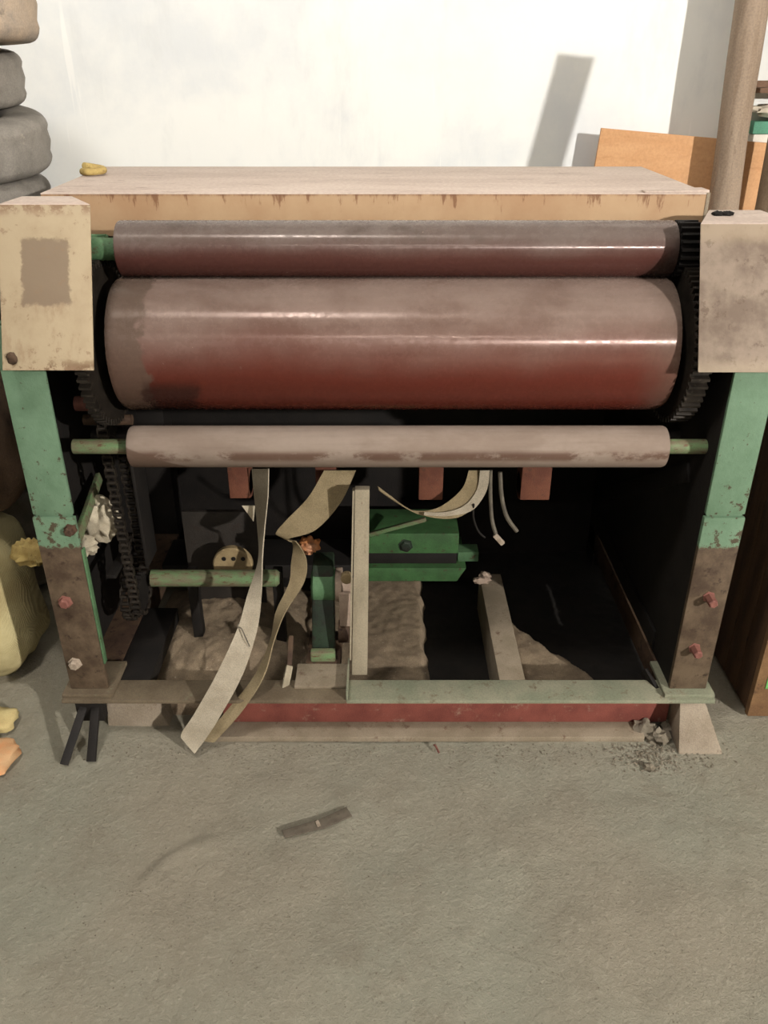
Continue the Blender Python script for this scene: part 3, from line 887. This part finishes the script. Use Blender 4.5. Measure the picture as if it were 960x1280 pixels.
# inside left: grey plate, cream disc, short green shaft
a, b = P(226, 640, 2.3), P(330, 712, 2.3)
MB().box(a.x, b.x, 2.30, 2.32, 0.05, a.z).build('inner_plate', 'grey_plate', mac, 0.004)
dc = P(291, 706, 2.2)
disc = MB().lathe([(0, 0.058), (0.004, 0.062), (0.022, 0.062), (0.026, 0.058)], dc + Vector((0, 0.02, 0)), dc + Vector((0, -1, 0)), 40).build('disc', 'cream_disc', mac)
disc['label'] = 'round cream disc with a row of holes'
for u in (280, 292, 304):
    MB().lathe([(0, 0.007), (0.004, 0.007)], P(u, 698, 2.196), P(u, 698, 2.196) + Vector((0, -1, 0)), 12).build('bolt_hole', 'dark', disc)
MB().lathe_x([(-0.70, 0.026), (-0.325, 0.026), (-0.315, 0.018)], 2.10, 0.318, 28).build('stub_shaft', 'green_rust', mac)
for xx in (-0.60, -0.34):
    MB().box(xx, xx + 0.03, 2.11, 2.15, 0.0, 0.33).build('shaft_support', 'dark', mac, 0.004)
MB().lathe_x([(-0.80, 0.02), (-0.74, 0.02)], 2.02, 0.905, 20).build('red_cap', 'red', mac, 0.002)

# centre: upright bar, coupling, green pedestal
ub = MB()
t0, b0 = P(452, 607, 1.925), P(447, 846, 1.865)
ub.hexa([(b0.x - 0.016, 1.860, BASE_Z + 0.0005), (b0.x + 0.028, 1.860, BASE_Z + 0.0005), (b0.x + 0.028, 1.885, BASE_Z + 0.0005), (b0.x - 0.016, 1.885, BASE_Z + 0.0005),
         (t0.x - 0.017, 1.900, t0.z), (t0.x + 0.021, 1.900, t0.z), (t0.x + 0.021, 1.925, t0.z), (t0.x - 0.017, 1.925, t0.z)])
up = ub.build('upright_bar', 'slat', mac, 0.002)
up['label'] = 'pale dusty upright flat bar'
MB().hexa([(b0.x - 0.022, 1.864, BASE_Z + 0.05), (b0.x - 0.0175, 1.864, BASE_Z + 0.05), (b0.x - 0.0175, 1.885, BASE_Z + 0.05), (b0.x - 0.022, 1.885, BASE_Z + 0.05),
           (t0.x - 0.023, 1.902, t0.z - 0.005), (t0.x - 0.0185, 1.902, t0.z - 0.005), (t0.x - 0.0185, 1.925, t0.z - 0.005), (t0.x - 0.023, 1.925, t0.z - 0.005)]
          ).build('upright_edge', 'slat', up, 0.0005)
# pedestal: leaning dark green casting on the deck
p1, p2 = P(404, 700, 2.03), P(405, 832, 1.93)
ped = MB().hexa([(p2.x - 0.035, 1.93, BASE_Z + 0.01), (p2.x + 0.035, 1.93, BASE_Z + 0.01), (p2.x + 0.03, 2.02, BASE_Z + 0.01), (p2.x - 0.03, 2.02, BASE_Z + 0.01),
                 (p1.x - 0.03, 2.00, p1.z), (p1.x + 0.03, 2.00, p1.z), (p1.x + 0.03, 2.08, p1.z), (p1.x - 0.03, 2.08, p1.z)]).build('pedestal', 'green_dark', mac, 0.008)
MB().lathe_x([(p1.x - 0.034, 0.045), (p1.x - 0.028, 0.052), (p1.x + 0.028, 0.052), (p1.x + 0.034, 0.045)], 2.02, P(404, 735, 2.0).z, 32).build('pedestal_bearing', 'green', ped)
MB().box(p2.x - 0.036, p2.x + 0.036, 1.905, 1.9295, BASE_Z + 0.01, BASE_Z + 0.045).build('pedestal_foot', 'green_rust', ped, 0.006)
MB().box(p2.x - 0.05, p2.x + 0.05, 1.9006, 2.06, BASE_Z - 0.03, BASE_Z + 0.0095).build('pedestal_base', 'rust', ped, 0.003)
# stepped pinkish coupling and rusty hub between pedestal and upright bar
c0 = P(418, 732, 2.0)
hub = MB()
hub.lathe_x([(c0.x + 0.003, 0.05), (c0.x + 0.022, 0.05), (c0.x + 0.0221, 0.034), (c0.x + 0.05, 0.034)], 2.02, P(404, 735, 2.0).z, 32)
hub.build('coupling', 'pink_plate', mac, 0.002)
a, b = P(424, 752, 1.97), P(439, 782, 1.97)
MB().box(a.x, b.x, 1.965, 1.98, b.z, a.z + 0.03).build('coupling_tongue', 'pink_plate', mac, 0.003)
h0 = P(428, 794, 1.97)
MB().lathe_x([(h0.x - 0.012, 0.034), (h0.x + 0.020, 0.034)], 1.99, h0.z, 28).build('hub', 'rust', mac, 0.003)
MB().lathe([(0, 0.016), (0.022, 0.016)], P(433, 724, 1.955) + Vector((0, 0.02, 0)), P(433, 724, 1.955), 16).build('cap_nut', 'cream_disc', mac, 0.002)
# small pale lever on the front flange
MB().bar(P(355, 866, 1.80), P(362, 832, 1.86), 0.020, 0.010, (0, 1, 0.4)).build('pale_lever', 'slat', mac, 0.003)
MB().bar(P(362, 832, 1.86), P(364, 795, 1.93), 0.014, 0.010, (0, 1, 0.4)).build('lever_arm', 'rust', mac, 0.002)

# green motor rails at the back
a, b = P(462, 667, 2.42), P(573, 692, 2.42)
rail = MB().box(-0.09, b.x, 2.42, 2.60, b.z, a.z).build('motor_rail', 'green_bright', mac, 0.005)
MB().box(-0.09, b.x - 0.004, 2.43, 2.60, 0.166, b.z - 0.0003).build('rail_gap', 'dark', rail, 0.002)
c = P(578, 724, 2.42)
MB().box(LX1, -0.0905, 2.42, 2.60, 0.112, 0.166).build('rear_cross_rail', 'dark', mac, 0.004)
MB().hexa([(-0.09, 2.40, 0.112), (c.x - 0.02, 2.40, 0.112), (c.x - 0.02, 2.62, 0.112), (-0.09, 2.62, 0.112),
           (-0.09, 2.40, 0.166), (c.x + 0.01, 2.40, 0.166), (c.x + 0.01, 2.62, 0.166), (-0.09, 2.62, 0.166)]).build('rear_cross_rail', 'green_bright', mac, 0.004)
MB().box(b.x + 0.0005, 0.327, 2.4405, 2.50, 0.167, 0.205).build('rail_stop', 'green', mac, 0.004)
hexbolt(P(507, 682, 2.42), (0, -1, 0), 0.02, 0.006, 'green_dark', rail)
MB().bar(P(462, 668, 2.40), P(532, 649, 2.36), 0.014, 0.014).build('pale_rod', 'green_rust', mac, 0.003)

# ------------------------------------------------------------------ loose straps and cables hanging in the machine
def strap(name, edges, mat, label, cat='strap', sub=8, thick=0.003):
    """edges: list of (uL, vL, yL, uR, vR, yR)"""
    L = catmull([P(e[0], e[1], e[2]) for e in edges], sub)
    Rr = catmull([P(e[3], e[4], e[5]) for e in edges], sub)
    return tag(MB().ribbon(L, Rr, thick).build(name, mat, None, smooth=50), label, cat)


strap('webbing_strap', [(315, 586, 2.005, 336, 586, 1.955), (318, 620, 2.0, 335, 620, 1.95), (322, 660, 1.965, 331, 660, 1.925),
                        (323, 700, 1.935, 328, 700, 1.905), (309, 745, 1.89, 327, 742, 1.88), (297, 785, 1.84, 322, 785, 1.85),
                        (272, 840, 1.765, 304, 842, 1.765), (244, 890, 1.725, 276, 894, 1.725), (228, 914, 1.705, 258, 922, 1.715), (226, 922, 1.70, 243, 942, 1.69)],
      'strap', 'pale beige webbing strap hanging down and spilling onto the floor')
strap('webbing_strap', [(405, 588, 1.99, 445, 588, 1.985), (385, 622, 1.985, 426, 628, 1.975), (358, 650, 1.98, 395, 662, 1.97), (345, 666, 1.985, 362, 673, 1.975),
                        (352, 671, 2.005, 364, 677, 1.99), (366, 679, 2.0, 371, 678, 1.98), (364, 705, 1.98, 383, 700, 1.965), (361, 730, 1.96, 380, 728, 1.95),
                        (345, 765, 1.93, 357, 765, 1.91), (338, 800, 1.88, 343, 800, 1.86), (318, 845, 1.795, 330, 845, 1.775), (282, 890, 1.75, 302, 890, 1.74),
                        (250, 926, 1.73, 268, 928, 1.722)],
      'strap_tan', 'tan webbing strap, twisted and looped over, behind the pale one')
strap('webbing_strap', [(586, 588, 1.985, 610, 588, 1.98), (578, 610, 1.975, 606, 612, 1.965), (556, 630, 1.965, 590, 636, 1.955),
                        (534, 638, 1.965, 566, 648, 1.955), (510, 636, 1.975, 528, 644, 1.965), (488, 620, 1.985, 496, 628, 1.975), (472, 608, 1.995, 474, 613, 1.985)],
      'strap_tan', 'wide tan webbing strap sagging in a loop by the red lugs')
strap('webbing_strap', [(600, 588, 1.975, 612, 588, 1.972), (596, 612, 1.965, 608, 614, 1.96), (580, 632, 1.955, 590, 638, 1.948), (556, 640, 1.95, 560, 645, 1.945),
                        (530, 640, 1.955, 530, 644, 1.95)],
      'strap', 'narrow frayed strap lying against the wide sagging loop')
tag(MB().tube(catmull([P(299, 779, 1.835), P(297, 783, 1.83), P(302, 786, 1.828), P(307, 797, 1.815), P(312, 808, 1.805)], 6), 0.0016, 6).build('loose_thread', 'hose'),
    'short dark thread curling on the pale beige strap', 'thread')
# dangling cables
def cable(pts, r, mat, label, name='cable', cat='cable'):
    return tag(MB().tube(catmull([P(*p) for p in pts], 8), r, 8).build(name, mat), label, cat)


c1 = empty('cable', P(614, 590, 1.98), 'grey cable hanging with a pale plug on its end', 'cable')
MB().tube(catmull([P(*p) for p in ((613, 588, 1.98), (613, 620, 1.975), (615, 650, 1.965), (620, 668, 1.955))], 8), 0.0055, 8).build('wire', 'hose', c1)
MB().bar(P(618, 668, 1.955), P(629, 680, 1.95), 0.014, 0.012).build('plug', 'bolt_pale', c1, 0.003)
cable(((625, 590, 1.98), (627, 620, 1.97), (633, 645, 1.965), (646, 664, 1.97)), 0.006, 'hose', 'thick grey cable curling to the right of the plug')
cable(((592, 630, 1.95), (592, 648, 1.955), (598, 664, 1.965), (606, 672, 1.97)), 0.003, 'dark', 'thin black wire hanging below the strap loop')
tag(MB().add([P(302, 632, 2.01), P(319, 632, 2.0), P(317, 652, 1.99), P(302, 632, 2.014), P(319, 632, 2.004), P(317, 652, 1.994)],
             [(0, 1, 2), (5, 4, 3), (0, 3, 4, 1), (1, 4, 5, 2), (2, 5, 3, 0)]).build('paper_scrap', 'rag'),
    'small white triangular scrap hooked beside the pale strap', 'scrap')

# rags
tag(MB().blob(P(128, 650, 2.02), (0.045, 0.04, 0.055), 2, 0.5, 2.2, 28, 18).blob(P(108, 680, 2.01), (0.032, 0.03, 0.034), 5, 0.5, 2.5, 24, 14)
    .build('cloth_rag', 'rag', smooth=60), 'crumpled dirty white rag stuffed beside the drive chain', 'rag')
MB().box(LX1 + 0.001, -0.738, 1.92, 2.08, P(115, 700, 2.0).z - 0.012, P(115, 700, 2.0).z).build('rag_ledge', 'dark', mac, 0.002)
tag(MB().blob(P(386, 682, 2.05), (0.030, 0.03, 0.022), 4, 0.5, 2.6, 24, 14).build('cloth_rag', 'orange_rag', smooth=60),
    'small orange rag resting on the dark green pedestal', 'rag')

# ------------------------------------------------------------------ dirt, grit and scraps
def dirt_heap():
    cx, cy_, rx, ry, hgt = -0.50, 2.20, 0.28, 0.34, 0.15
    n = 60
    vs, fs = [], []
    for j in range(n + 1):
        for i in range(n + 1):
            a, b = -1 + 2 * i / n, -1 + 2 * j / n
            x, y = cx + rx * a, cy_ + ry * b
            q = max(0, 1 - a * a) * max(0, 1 - b * b)
            h = hgt * q ** 0.6 * (0.85 + 0.3 * noise.noise(Vector((x * 5, y * 5, 1)))) + 0.010 * noise.noise(Vector((x * 40, y * 40, 3))) * q
            vs.append((x, y, h - 0.018))
    fs = [(j * (n + 1) + i, j * (n + 1) + i + 1, (j + 1) * (n + 1) + i + 1, (j + 1) * (n + 1) + i) for j in range(n) for i in range(n)]
    o = MB().add(vs, fs).build('dirt_heap', 'dirt', smooth=70)
    o['kind'] = 'stuff'
    tag(o, 'heap of brown sawdust and grit inside the machine base', 'dirt')


dirt_heap()


def ground_patch(name, mat, outline, z0, amp, label, cat, n=130, edge=0.03, seed=0):
    """low uneven layer with a ragged outline; outline(x, y) -> signed inside distance"""
    x0, x1, y0, y1 = -0.72, 0.84, 1.842, 2.782
    idx, vs, fs = {}, [], []
    nx = int(n * (x1 - x0) / (y1 - y0))
    H = {}
    for j in range(n + 1):
        for i in range(nx + 1):
            x, y = x0 + (x1 - x0) * i / nx, y0 + (y1 - y0) * j / n
            d = outline(x, y) + 0.018 * noise.noise(Vector((x * 18, y * 18, seed)))
            H[i, j] = (x, y, d)

    def vert(i, j):
        if (i, j) not in idx:
            x, y, d = H[i, j]
            e = max(0.0, min(1.0, d / edge + 0.5))
            idx[i, j] = len(vs)
            vs.append((x, y, -0.022 + e * (0.022 + z0 + amp * (noise.noise(Vector((x * 7, y * 7, seed))) + 0.5 * noise.noise(Vector((x * 35, y * 35, seed)))))))
        return idx[i, j]
    for j in range(n):
        for i in range(nx):
            if max(H[i, j][2], H[i + 1, j][2], H[i, j + 1][2], H[i + 1, j + 1][2]) > -edge:
                fs.append((vert(i, j), vert(i + 1, j), vert(i + 1, j + 1), vert(i, j + 1)))
    o = MB().add(vs, fs).build(name, mat, smooth=70)
    o['kind'] = 'stuff'
    return tag(o, label, cat)


def shade_and_sawdust():
    rect = lambda a, b, c, d: (lambda x, y: min(x - a, b - x, y - c, d - y))
    ground_patch('floor_shade_layer', 'floor_shade', rect(-0.42, 0.90, 1.80, 2.90), 0.004, 0.005, 'dark layer that paints the shade on the ground under the machine', 'dirt', seed=3)  # dark layer puts the shade under the machine into colour
    ground_patch('lit_sawdust_layer', 'dirt', rect(-0.26, 0.135, 1.80, 2.60), 0.046, 0.008, 'brown sawdust bounded like the lit ground behind the pale upright bar', 'dirt', seed=5)  # sawdust cut off where the light on the ground ends
    tri = lambda x, y: min(x - 0.38, (0.462 - x) * 0.8 + (2.26 - y) * 0.6)  # slanted outline imitates the wedge of light past the leg
    ground_patch('lit_sawdust_layer', 'dirt', tri, 0.024, 0.008, 'wedge of brown sawdust shaped like a light patch right of the cross member', 'dirt', seed=7)


shade_and_sawdust()


def pebbles():
    m = MB()
    rnd = random.Random(3)

    def stone(x, y, r):
        z = max(floor_height(x, y), -0.02) + r * 0.3
        vs = []
        for k in range(6):
            d = [(1, 0, 0), (-1, 0, 0), (0, 1, 0), (0, -1, 0), (0, 0, 0.7), (0, 0, -0.7)][k]
            q = r * rnd.uniform(0.6, 1.2)
            vs.append((x + d[0] * q, y + d[1] * q, z + d[2] * q))
        m.add(vs, [(0, 2, 4), (2, 1, 4), (1, 3, 4), (3, 0, 4), (2, 0, 5), (1, 2, 5), (3, 1, 5), (0, 3, 5)])
    for _ in range(1500):
        x, y = rnd.uniform(-1.1, 1.2), rnd.uniform(0.9, 1.78)
        stone(x, y, rnd.uniform(0.0008, 0.0026))
    for _ in range(500):
        x, y = rnd.uniform(-0.9, 1.0), 1.745 - abs(rnd.gauss(0, 0.05))
        stone(x, y, rnd.uniform(0.001, 0.004))
    for _ in range(350):
        x, y = rnd.gauss(0.75, 0.06), rnd.gauss(1.70, 0.03)
        stone(x, y, rnd.uniform(0.0015, 0.006))
    o = m.build('floor_grit', 'concrete_chunk', smooth=10)
    o['kind'] = 'stuff'
    tag(o, 'fine grit and tiny stones strewn over the floor', 'grit')


pebbles()

for k, (u, v, s, lab) in enumerate(((805, 912, 0.030, 'largest concrete lump beside the pale machine footing'),
                                    (824, 922, 0.026, 'concrete lump second in size, nearer the footing corner'),
                                    (812, 958, 0.013, 'small dark-edged concrete chip nearest the viewer by the footing'),
                                    (836, 908, 0.022, 'grey concrete lump tight against the footing'))):
    p = PZ(u, v, 0.0)
    tag(MB().blob((p.x, p.y, s * 0.35 - 0.008), (s * 1.2, s, s * 0.8), k + 11, 0.7, 2.4, 12, 8).build('concrete_lump', 'concrete_chunk', smooth=20), lab, 'rubble',
        'concrete lumps by the footing')


def floor_bar(pts, wid, hgt, mat, name, label, cat):
    m = MB()
    for (u, v), (u2, v2), w in pts:
        a, b = PZ(u, v, 0.0), PZ(u2, v2, 0.0)
        a.z = b.z = max(floor_height(a.x, a.y), floor_height(b.x, b.y)) + hgt / 2 + 0.001
        m.bar(a, b, w, hgt)
    return tag(m.build(name, mat, None, 0.0008), label, cat)


kn = empty('steel_strip', PZ(395, 1028, 0), 'flat grey steel strip with narrowed handle lying on the open floor', 'tool')
zz = max(floor_height(x_, y_) for x_ in (-0.18, -0.12, -0.06) for y_ in (1.46, 1.49, 1.52)) + 0.0004


def flat_poly(pts, z, h):
    q = [PZ(u, v, 0) for u, v in pts]
    n = len(q)
    return MB().add([(p.x, p.y, z) for p in q] + [(p.x, p.y, z + h) for p in q],
                    [tuple(range(n - 1, -1, -1)), tuple(range(n, 2 * n))] + [(i, (i + 1) % n, (i + 1) % n + n, i + n) for i in range(n)])


flat_poly([(396, 1025), (433, 1008), (440, 1019), (402, 1035)], zz, 0.005).build('blade', 'tool', kn, 0.0008)
flat_poly([(352, 1037), (396, 1024), (402, 1034), (356, 1046)], zz + 0.0003, 0.004).build('handle', 'tool', kn, 0.0008)
flat_poly([(394, 1027), (398, 1025), (401, 1032), (397, 1034)], zz + 0.0052, 0.002).build('ferrule', 'bolt_pale', kn, 0.0004)
a = PZ(542, 925, 0.0)
tag(MB().tube(catmull([(a.x, a.y - 0.02, 0.0), (a.x + 0.004, a.y - 0.03, 0.006), (a.x + 0.012, a.y - 0.05, 0.001)], 6), 0.003, 6).build('red_scrap', 'red'),
    'tiny red plastic scrap on the floor before the channel', 'scrap')
a = PZ(522, 843, 0.02)
tag(MB().blob((a.x, a.y, 0.02), (0.022, 0.012, 0.012), 21, 0.5, 2.5, 14, 8).build('paper_scrap', 'cloth_white', smooth=40),
    'crumpled white paper scrap behind the front channel', 'scrap')
tag(MB().tube(catmull([PZ(488, 765, 0.012), PZ(498, 777, 0.014), PZ(510, 790, 0.012)], 5), 0.003, 6).build('twig', 'dark'),
    'thin dark twig lying on the brown grit', 'twig')
a = PZ(602, 728, BASE_Z)
tag(MB().blob((a.x, a.y, BASE_Z + 0.009), (0.03, 0.016, 0.011), 31, 0.6, 2.5, 14, 8).blob((a.x + 0.015, a.y + 0.03, BASE_Z + 0.010), (0.02, 0.016, 0.010), 33, 0.6, 2.5, 12, 8)
    .build('wood_chip', 'pink_plate', smooth=30), 'pale splintered chip lying on the cross member', 'scrap')
# yellow peel on the hood
a = PZ(116, 214, HZ1 + 0.012)
m = MB().tube(catmull([(a.x - 0.030, a.y, HZ1 + 0.011), (a.x - 0.005, a.y - 0.022, HZ1 + 0.012), (a.x + 0.028, a.y - 0.004, HZ1 + 0.014),
                       (a.x + 0.022, a.y + 0.022, HZ1 + 0.016), (a.x - 0.012, a.y + 0.022, HZ1 + 0.022), (a.x - 0.024, a.y + 0.004, HZ1 + 0.026)], 6), 0.010, 10)
tag(m.build('yellow_peel', 'yellow', smooth=60), 'curled dry yellow peel on the corner of the hood', 'peel')

# ------------------------------------------------------------------ tyres on the left
def tyre(c, rot, ro, ri, w, mat, label):
    n, prof = 64, []
    rm, hr = (ro + ri) / 2, (ro - ri) / 2
    # C-shaped tyre section, open towards the hub
    sec = []
    for k in range(25):
        a = R(-150 + 300 * k / 24)
        sx = math.copysign(abs(math.cos(a)) ** 0.5, math.cos(a))
        sz = math.copysign(abs(math.sin(a)) ** 0.6, math.sin(a))
        sec.append((rm + hr * sx, w / 2 * sz))
    inner = [(rm + (r_ - rm) * 0.84, z_ * 0.86) for r_, z_ in reversed(sec)]
    sec = sec + inner
    vs, fs = [], []
    m = len(sec)
    mt = Matrix.Translation(c) @ Matrix.Rotation(rot[2], 4, 'Z') @ Matrix.Rotation(rot[1], 4, 'Y') @ Matrix.Rotation(rot[0], 4, 'X')
    for k in range(n):
        a = 2 * math.pi * k / n
        for r_, z_ in sec:
            groove = -0.006 if (abs(abs(z_) - w * 0.22) < w * 0.05 and r_ > rm + hr * 0.8) else 0.0
            rr = r_ + groove + 0.004 * noise.noise(Vector((math.cos(a) * 2, math.sin(a) * 2, z_ * 8 + c[2])))
            vs.append(mt @ Vector((rr * math.cos(a), rr * math.sin(a), z_)))
    for k in range(n):
        k2 = (k + 1) % n
        for i in range(m):
            i2 = (i + 1) % m
            fs.append((k * m + i, k2 * m + i, k2 * m + i2, k * m + i2))
    return tag(MB().add(vs, fs).build('tyre', mat, None, smooth=60), label, 'tyre', 'stack of old tyres')


TY = [(-1.42, 0.30, 0.193), (-1.40, 0.30, 0.193), (-1.43, 0.30, 0.193), (-1.41, 0.30, 0.193), (-1.42, 0.30, 0.193), (-1.40, 0.30, 0.193), (-1.405, 0.315, 0.193)]
names = ['lowest tyre of the stack, resting on the floor', 'second tyre up from the floor in the stack', 'third tyre up from the floor in the stack',
         'fourth tyre up from the floor in the stack', 'fifth tyre up from the floor in the stack', 'sixth tyre up from the floor in the stack',
         'flat grey tyre just under the tilted one, behind the cover plate']
z = 0.005
for (x, ro, w), nm in zip(TY, names):
    tyre((x, 2.78, z + w / 2), (0, 0, 0), ro + 0.02, 0.17, w, 'rubber', nm)
    z += w + 0.003
# tilted tyre, then two more on top
tyre((-1.385, 2.78, 1.478), (R(6), R(3), 0), 0.338, 0.185, 0.160, 'rubber', 'tilted grey tyre showing its dark hole')
tyre((-1.475, 2.93, 1.652), (R(4), R(2), 0), 0.325, 0.18, 0.155, 'rubber', 'smaller grey tyre set back between the two larger ones')
tyre((-1.345, 2.80, 1.838), (0, R(-1), 0), 0.320, 0.17, 0.200, 'rubber_brown', 'topmost tyre with a brown muddy band')

# ------------------------------------------------------------------ sacks on the left
def sack(c, rad, seed, mat, name, label, power=0.55, floor=None):
    e = empty(name, (c[0], c[1], 0), label, 'sack')
    MB().blob(c, rad, seed, 0.10, 2.6, 40, 26, power, floor).build('bag', mat, e, smooth=70)
    return e


s1 = sack((-1.32, 2.12, 0.25), (0.235, 0.15, 0.27), 1, 'sack', 'woven_sack', 'pale yellow woven sack standing on the floor beside the leg', 0.55, -0.01)
pr = MB()
ring = [Vector((-1.135 + 0.035 * math.cos(2 * math.pi * k / 20), 1.962, 0.30 + 0.035 * math.sin(2 * math.pi * k / 20))) for k in range(21)]
s2 = sack((-1.27, 2.16, 0.765), (0.27, 0.17, 0.225), 4, 'sack_dark', 'printed_sack', 'dark brown printed sack lying on the pale yellow sack', 0.6)
neck = MB().blob(P(38, 690, 2.05), (0.05, 0.05, 0.035), 6, 0.6, 3, 20, 12).build('tied_neck', 'yellow', s1, smooth=60)
third = sack((-1.30, 2.2, 1.155), (0.25, 0.16, 0.15), 9, 'sack_dark', 'printed_sack', 'greyish sack on top of the dark printed sack, half hidden', 0.6)

# packets on the floor at the left edge
e = empty('printed_packet', PZ(5, 950, 0), 'faded orange printed packet lying at the left edge of the floor', 'packet')
p = PZ(-14, 952, 0.0)
MB().blob((p.x, p.y, 0.018), (0.075, 0.055, 0.026), 3, 0.2, 2, 24, 12, 0.6).build('packet_body', 'orange_print', e, smooth=60)
p = PZ(-6, 905, 0.0)
tag(MB().blob((p.x, p.y, 0.016), (0.062, 0.045, 0.022), 8, 0.25, 2, 24, 12, 0.6).build('yellow_packet', 'yellow_packet', None, smooth=60),
    'pale yellow crumpled packet behind the orange one', 'packet')

# ------------------------------------------------------------------ right side: crate, poles, board, shelf
CX, CY = 1.07, 1.866
crate = empty('wooden_crate', (CX + 0.25, CY + 0.3, 0), 'tall dark brown box with tan front standing right of the machine', 'crate')
NB = 3
for k in range(NB):
    y0 = CY + 0.012 + k * (0.28 - 0.012) / NB
    MB().box(CX, CX + 0.02, y0, y0 + (0.28 - 0.012) / NB - 0.003, 0.0, 0.98).build('side_plank', 'crate', crate, 0.002)
MB().box(CX - 0.004, CX + 0.5, CY - 0.012, CY + 0.010, -0.005, 0.98).build('front_panel', 'crate_front', crate, 0.003)
MB().box(CX + 0.025, CX + 0.20, CY - 0.0150, CY - 0.0122, 0.10, 0.19).build('green_patch', 'crate_green', crate, 0.001)
MB().box(CX + 0.48, CX + 0.5, CY + 0.011, CY + 0.28, 0.0, 0.98).build('side_plank', 'crate', crate, 0.002)
MB().box(CX, CX + 0.5, CY + 0.2805, CY + 0.30, 0.0, 0.98).build('back_panel', 'crate', crate, 0.002)
MB().box(CX - 0.005, CX + 0.505, CY - 0.014, CY + 0.305, 0.9805, 1.0).build('lid', 'crate', crate, 0.003)


def pole(foot, top, r0, r1, label, mat='wood_pole', seed=0):
    n = 22
    f, t_ = Vector(foot), Vector(top)
    pts, rs = [], []
    for k in range(n + 1):
        q = k / n
        w = Vector((noise.noise(Vector((q * 3, seed, 0))), noise.noise(Vector((q * 3, seed, 5))), 0)) * 0.012
        pts.append(f.lerp(t_, q) + w)
        rs.append((r0 + (r1 - r0) * q) * (1 + 0.05 * noise.noise(Vector((q * 9, seed, 9)))))
    return tag(MB().tube(pts, rs, 24).build('wooden_pole', mat, None, smooth=60), label, 'pole', 'wooden poles leaning by the back wall')


a, b = P(905, 262, 3.38), P(941, 0, 3.42)
d = (b - a) / (b.z - a.z)
pole(a - d * (a.z - 0.0), b + d * (2.9 - b.z), 0.052, 0.062, 'thick pale wooden pole standing before the orange board', seed=1)
a, b = P(961, 262, 3.30), P(979, 165, 3.31)
d = (b - a) / (b.z - a.z)
pole(a - d * (a.z - 0.0), b + d * (2.7 - b.z), 0.055, 0.055, 'darker wooden pole cut off by the right edge of the picture', 'plank', 2)

# orange plywood board against the wall
tl, bl = P(752, 160, 3.500), P(744, 206, 3.497)
dz = (tl - bl) / (tl.z - bl.z)
f = tl - dz * (tl.z - 0.35)
tr = P(962, 179, 3.49)
wv = (tr - tl)
wv = wv * 1.25
n = Vector((0, 0.014, 0))
fr2 = Vector((f.x + wv.x, f.y + wv.y, f.z))
tag(MB().hexa([f, fr2, fr2 + n, f + n, tl, tl + wv, tl + wv + n, tl + n]).build('plywood_board', 'plywood', None, 0.001),
    'orange-brown plywood board propped against the white wall', 'board')
# low trestle that carries the board behind the machine
tb = empty('trestle', (1.35, 3.45, 0), 'low plank trestle under the plywood board', 'trestle')
MB().box(0.78, 2.0, 3.47, 3.60, 0.30, 0.349).build('trestle_top', 'plank', tb, 0.003)
for x in (0.84, 1.90):
    MB().box(x, x + 0.06, 3.48, 3.59, -0.005, 0.30).build('trestle_leg', 'plank', tb, 0.003)

# planks standing out of view to the right that throw the slanting shadows on the wall
tag(MB().bar((1.09, 2.20, -0.005), (1.285, 2.64, 1.905), 0.11, 0.03, (0, 1, 0)).build('unseen_leaning_plank', 'plank', None, 0.002),
    'short upright plank standing out of view behind the crate', 'plank')

# wall shelf at the right edge
sh = empty('wall_shelf', P(990, 118, 3.56), 'brown plank wall shelf at the right edge above the plywood', 'shelf')
z1 = P(960, 112, 3.515).z
MB().box(1.40, 2.3, 3.512, 3.62, z1 - 0.012, z1 + 0.006).build('shelf_plank', 'shelf', sh, 0.002)
MB().box(1.40, 2.3, 3.60, 3.62, z1 + 0.0065, z1 + 0.03).build('shelf_back_rail', 'shelf', sh, 0.002)
z2 = P(960, 181, 3.515).z
MB().box(1.40, 2.3, 3.512, 3.62, z2 - 0.022, z2).build('shelf_plank', 'shelf', sh, 0.002)
for xx in (2.28,):
    MB().box(xx, xx + 0.02, 3.512, 3.62, z2 - 0.022, z1 + 0.006).build('shelf_side', 'shelf', sh, 0.002)
xw = P(942, 170, 3.516).x
za, zb, zc_ = P(960, 168, 3.516).z, P(960, 152, 3.516).z, P(960, 126, 3.516).z
tag(MB().box(xw, xw + 0.30, 3.516, 3.61, z2 + 0.0005, za).build('white_box', 'box_white', None, 0.004), 'flat white box on the lower wall shelf', 'box')
tag(MB().box(xw - 0.006, xw + 0.30, 3.516, 3.61, za + 0.0008, zb).build('green_box', 'box_green', None, 0.004), 'sea green box stacked on the flat white box', 'box')
tag(MB().blob((xw + 0.16, 3.562, (zb + zc_) / 2 + 0.002), (0.155, 0.04, (zc_ - zb) / 2 * 0.95), 5, 0.3, 3, 28, 16).build('cloth_bundle', 'cloth_white', None, smooth=60),
    'crumpled cream cloth on top of the green box', 'cloth')
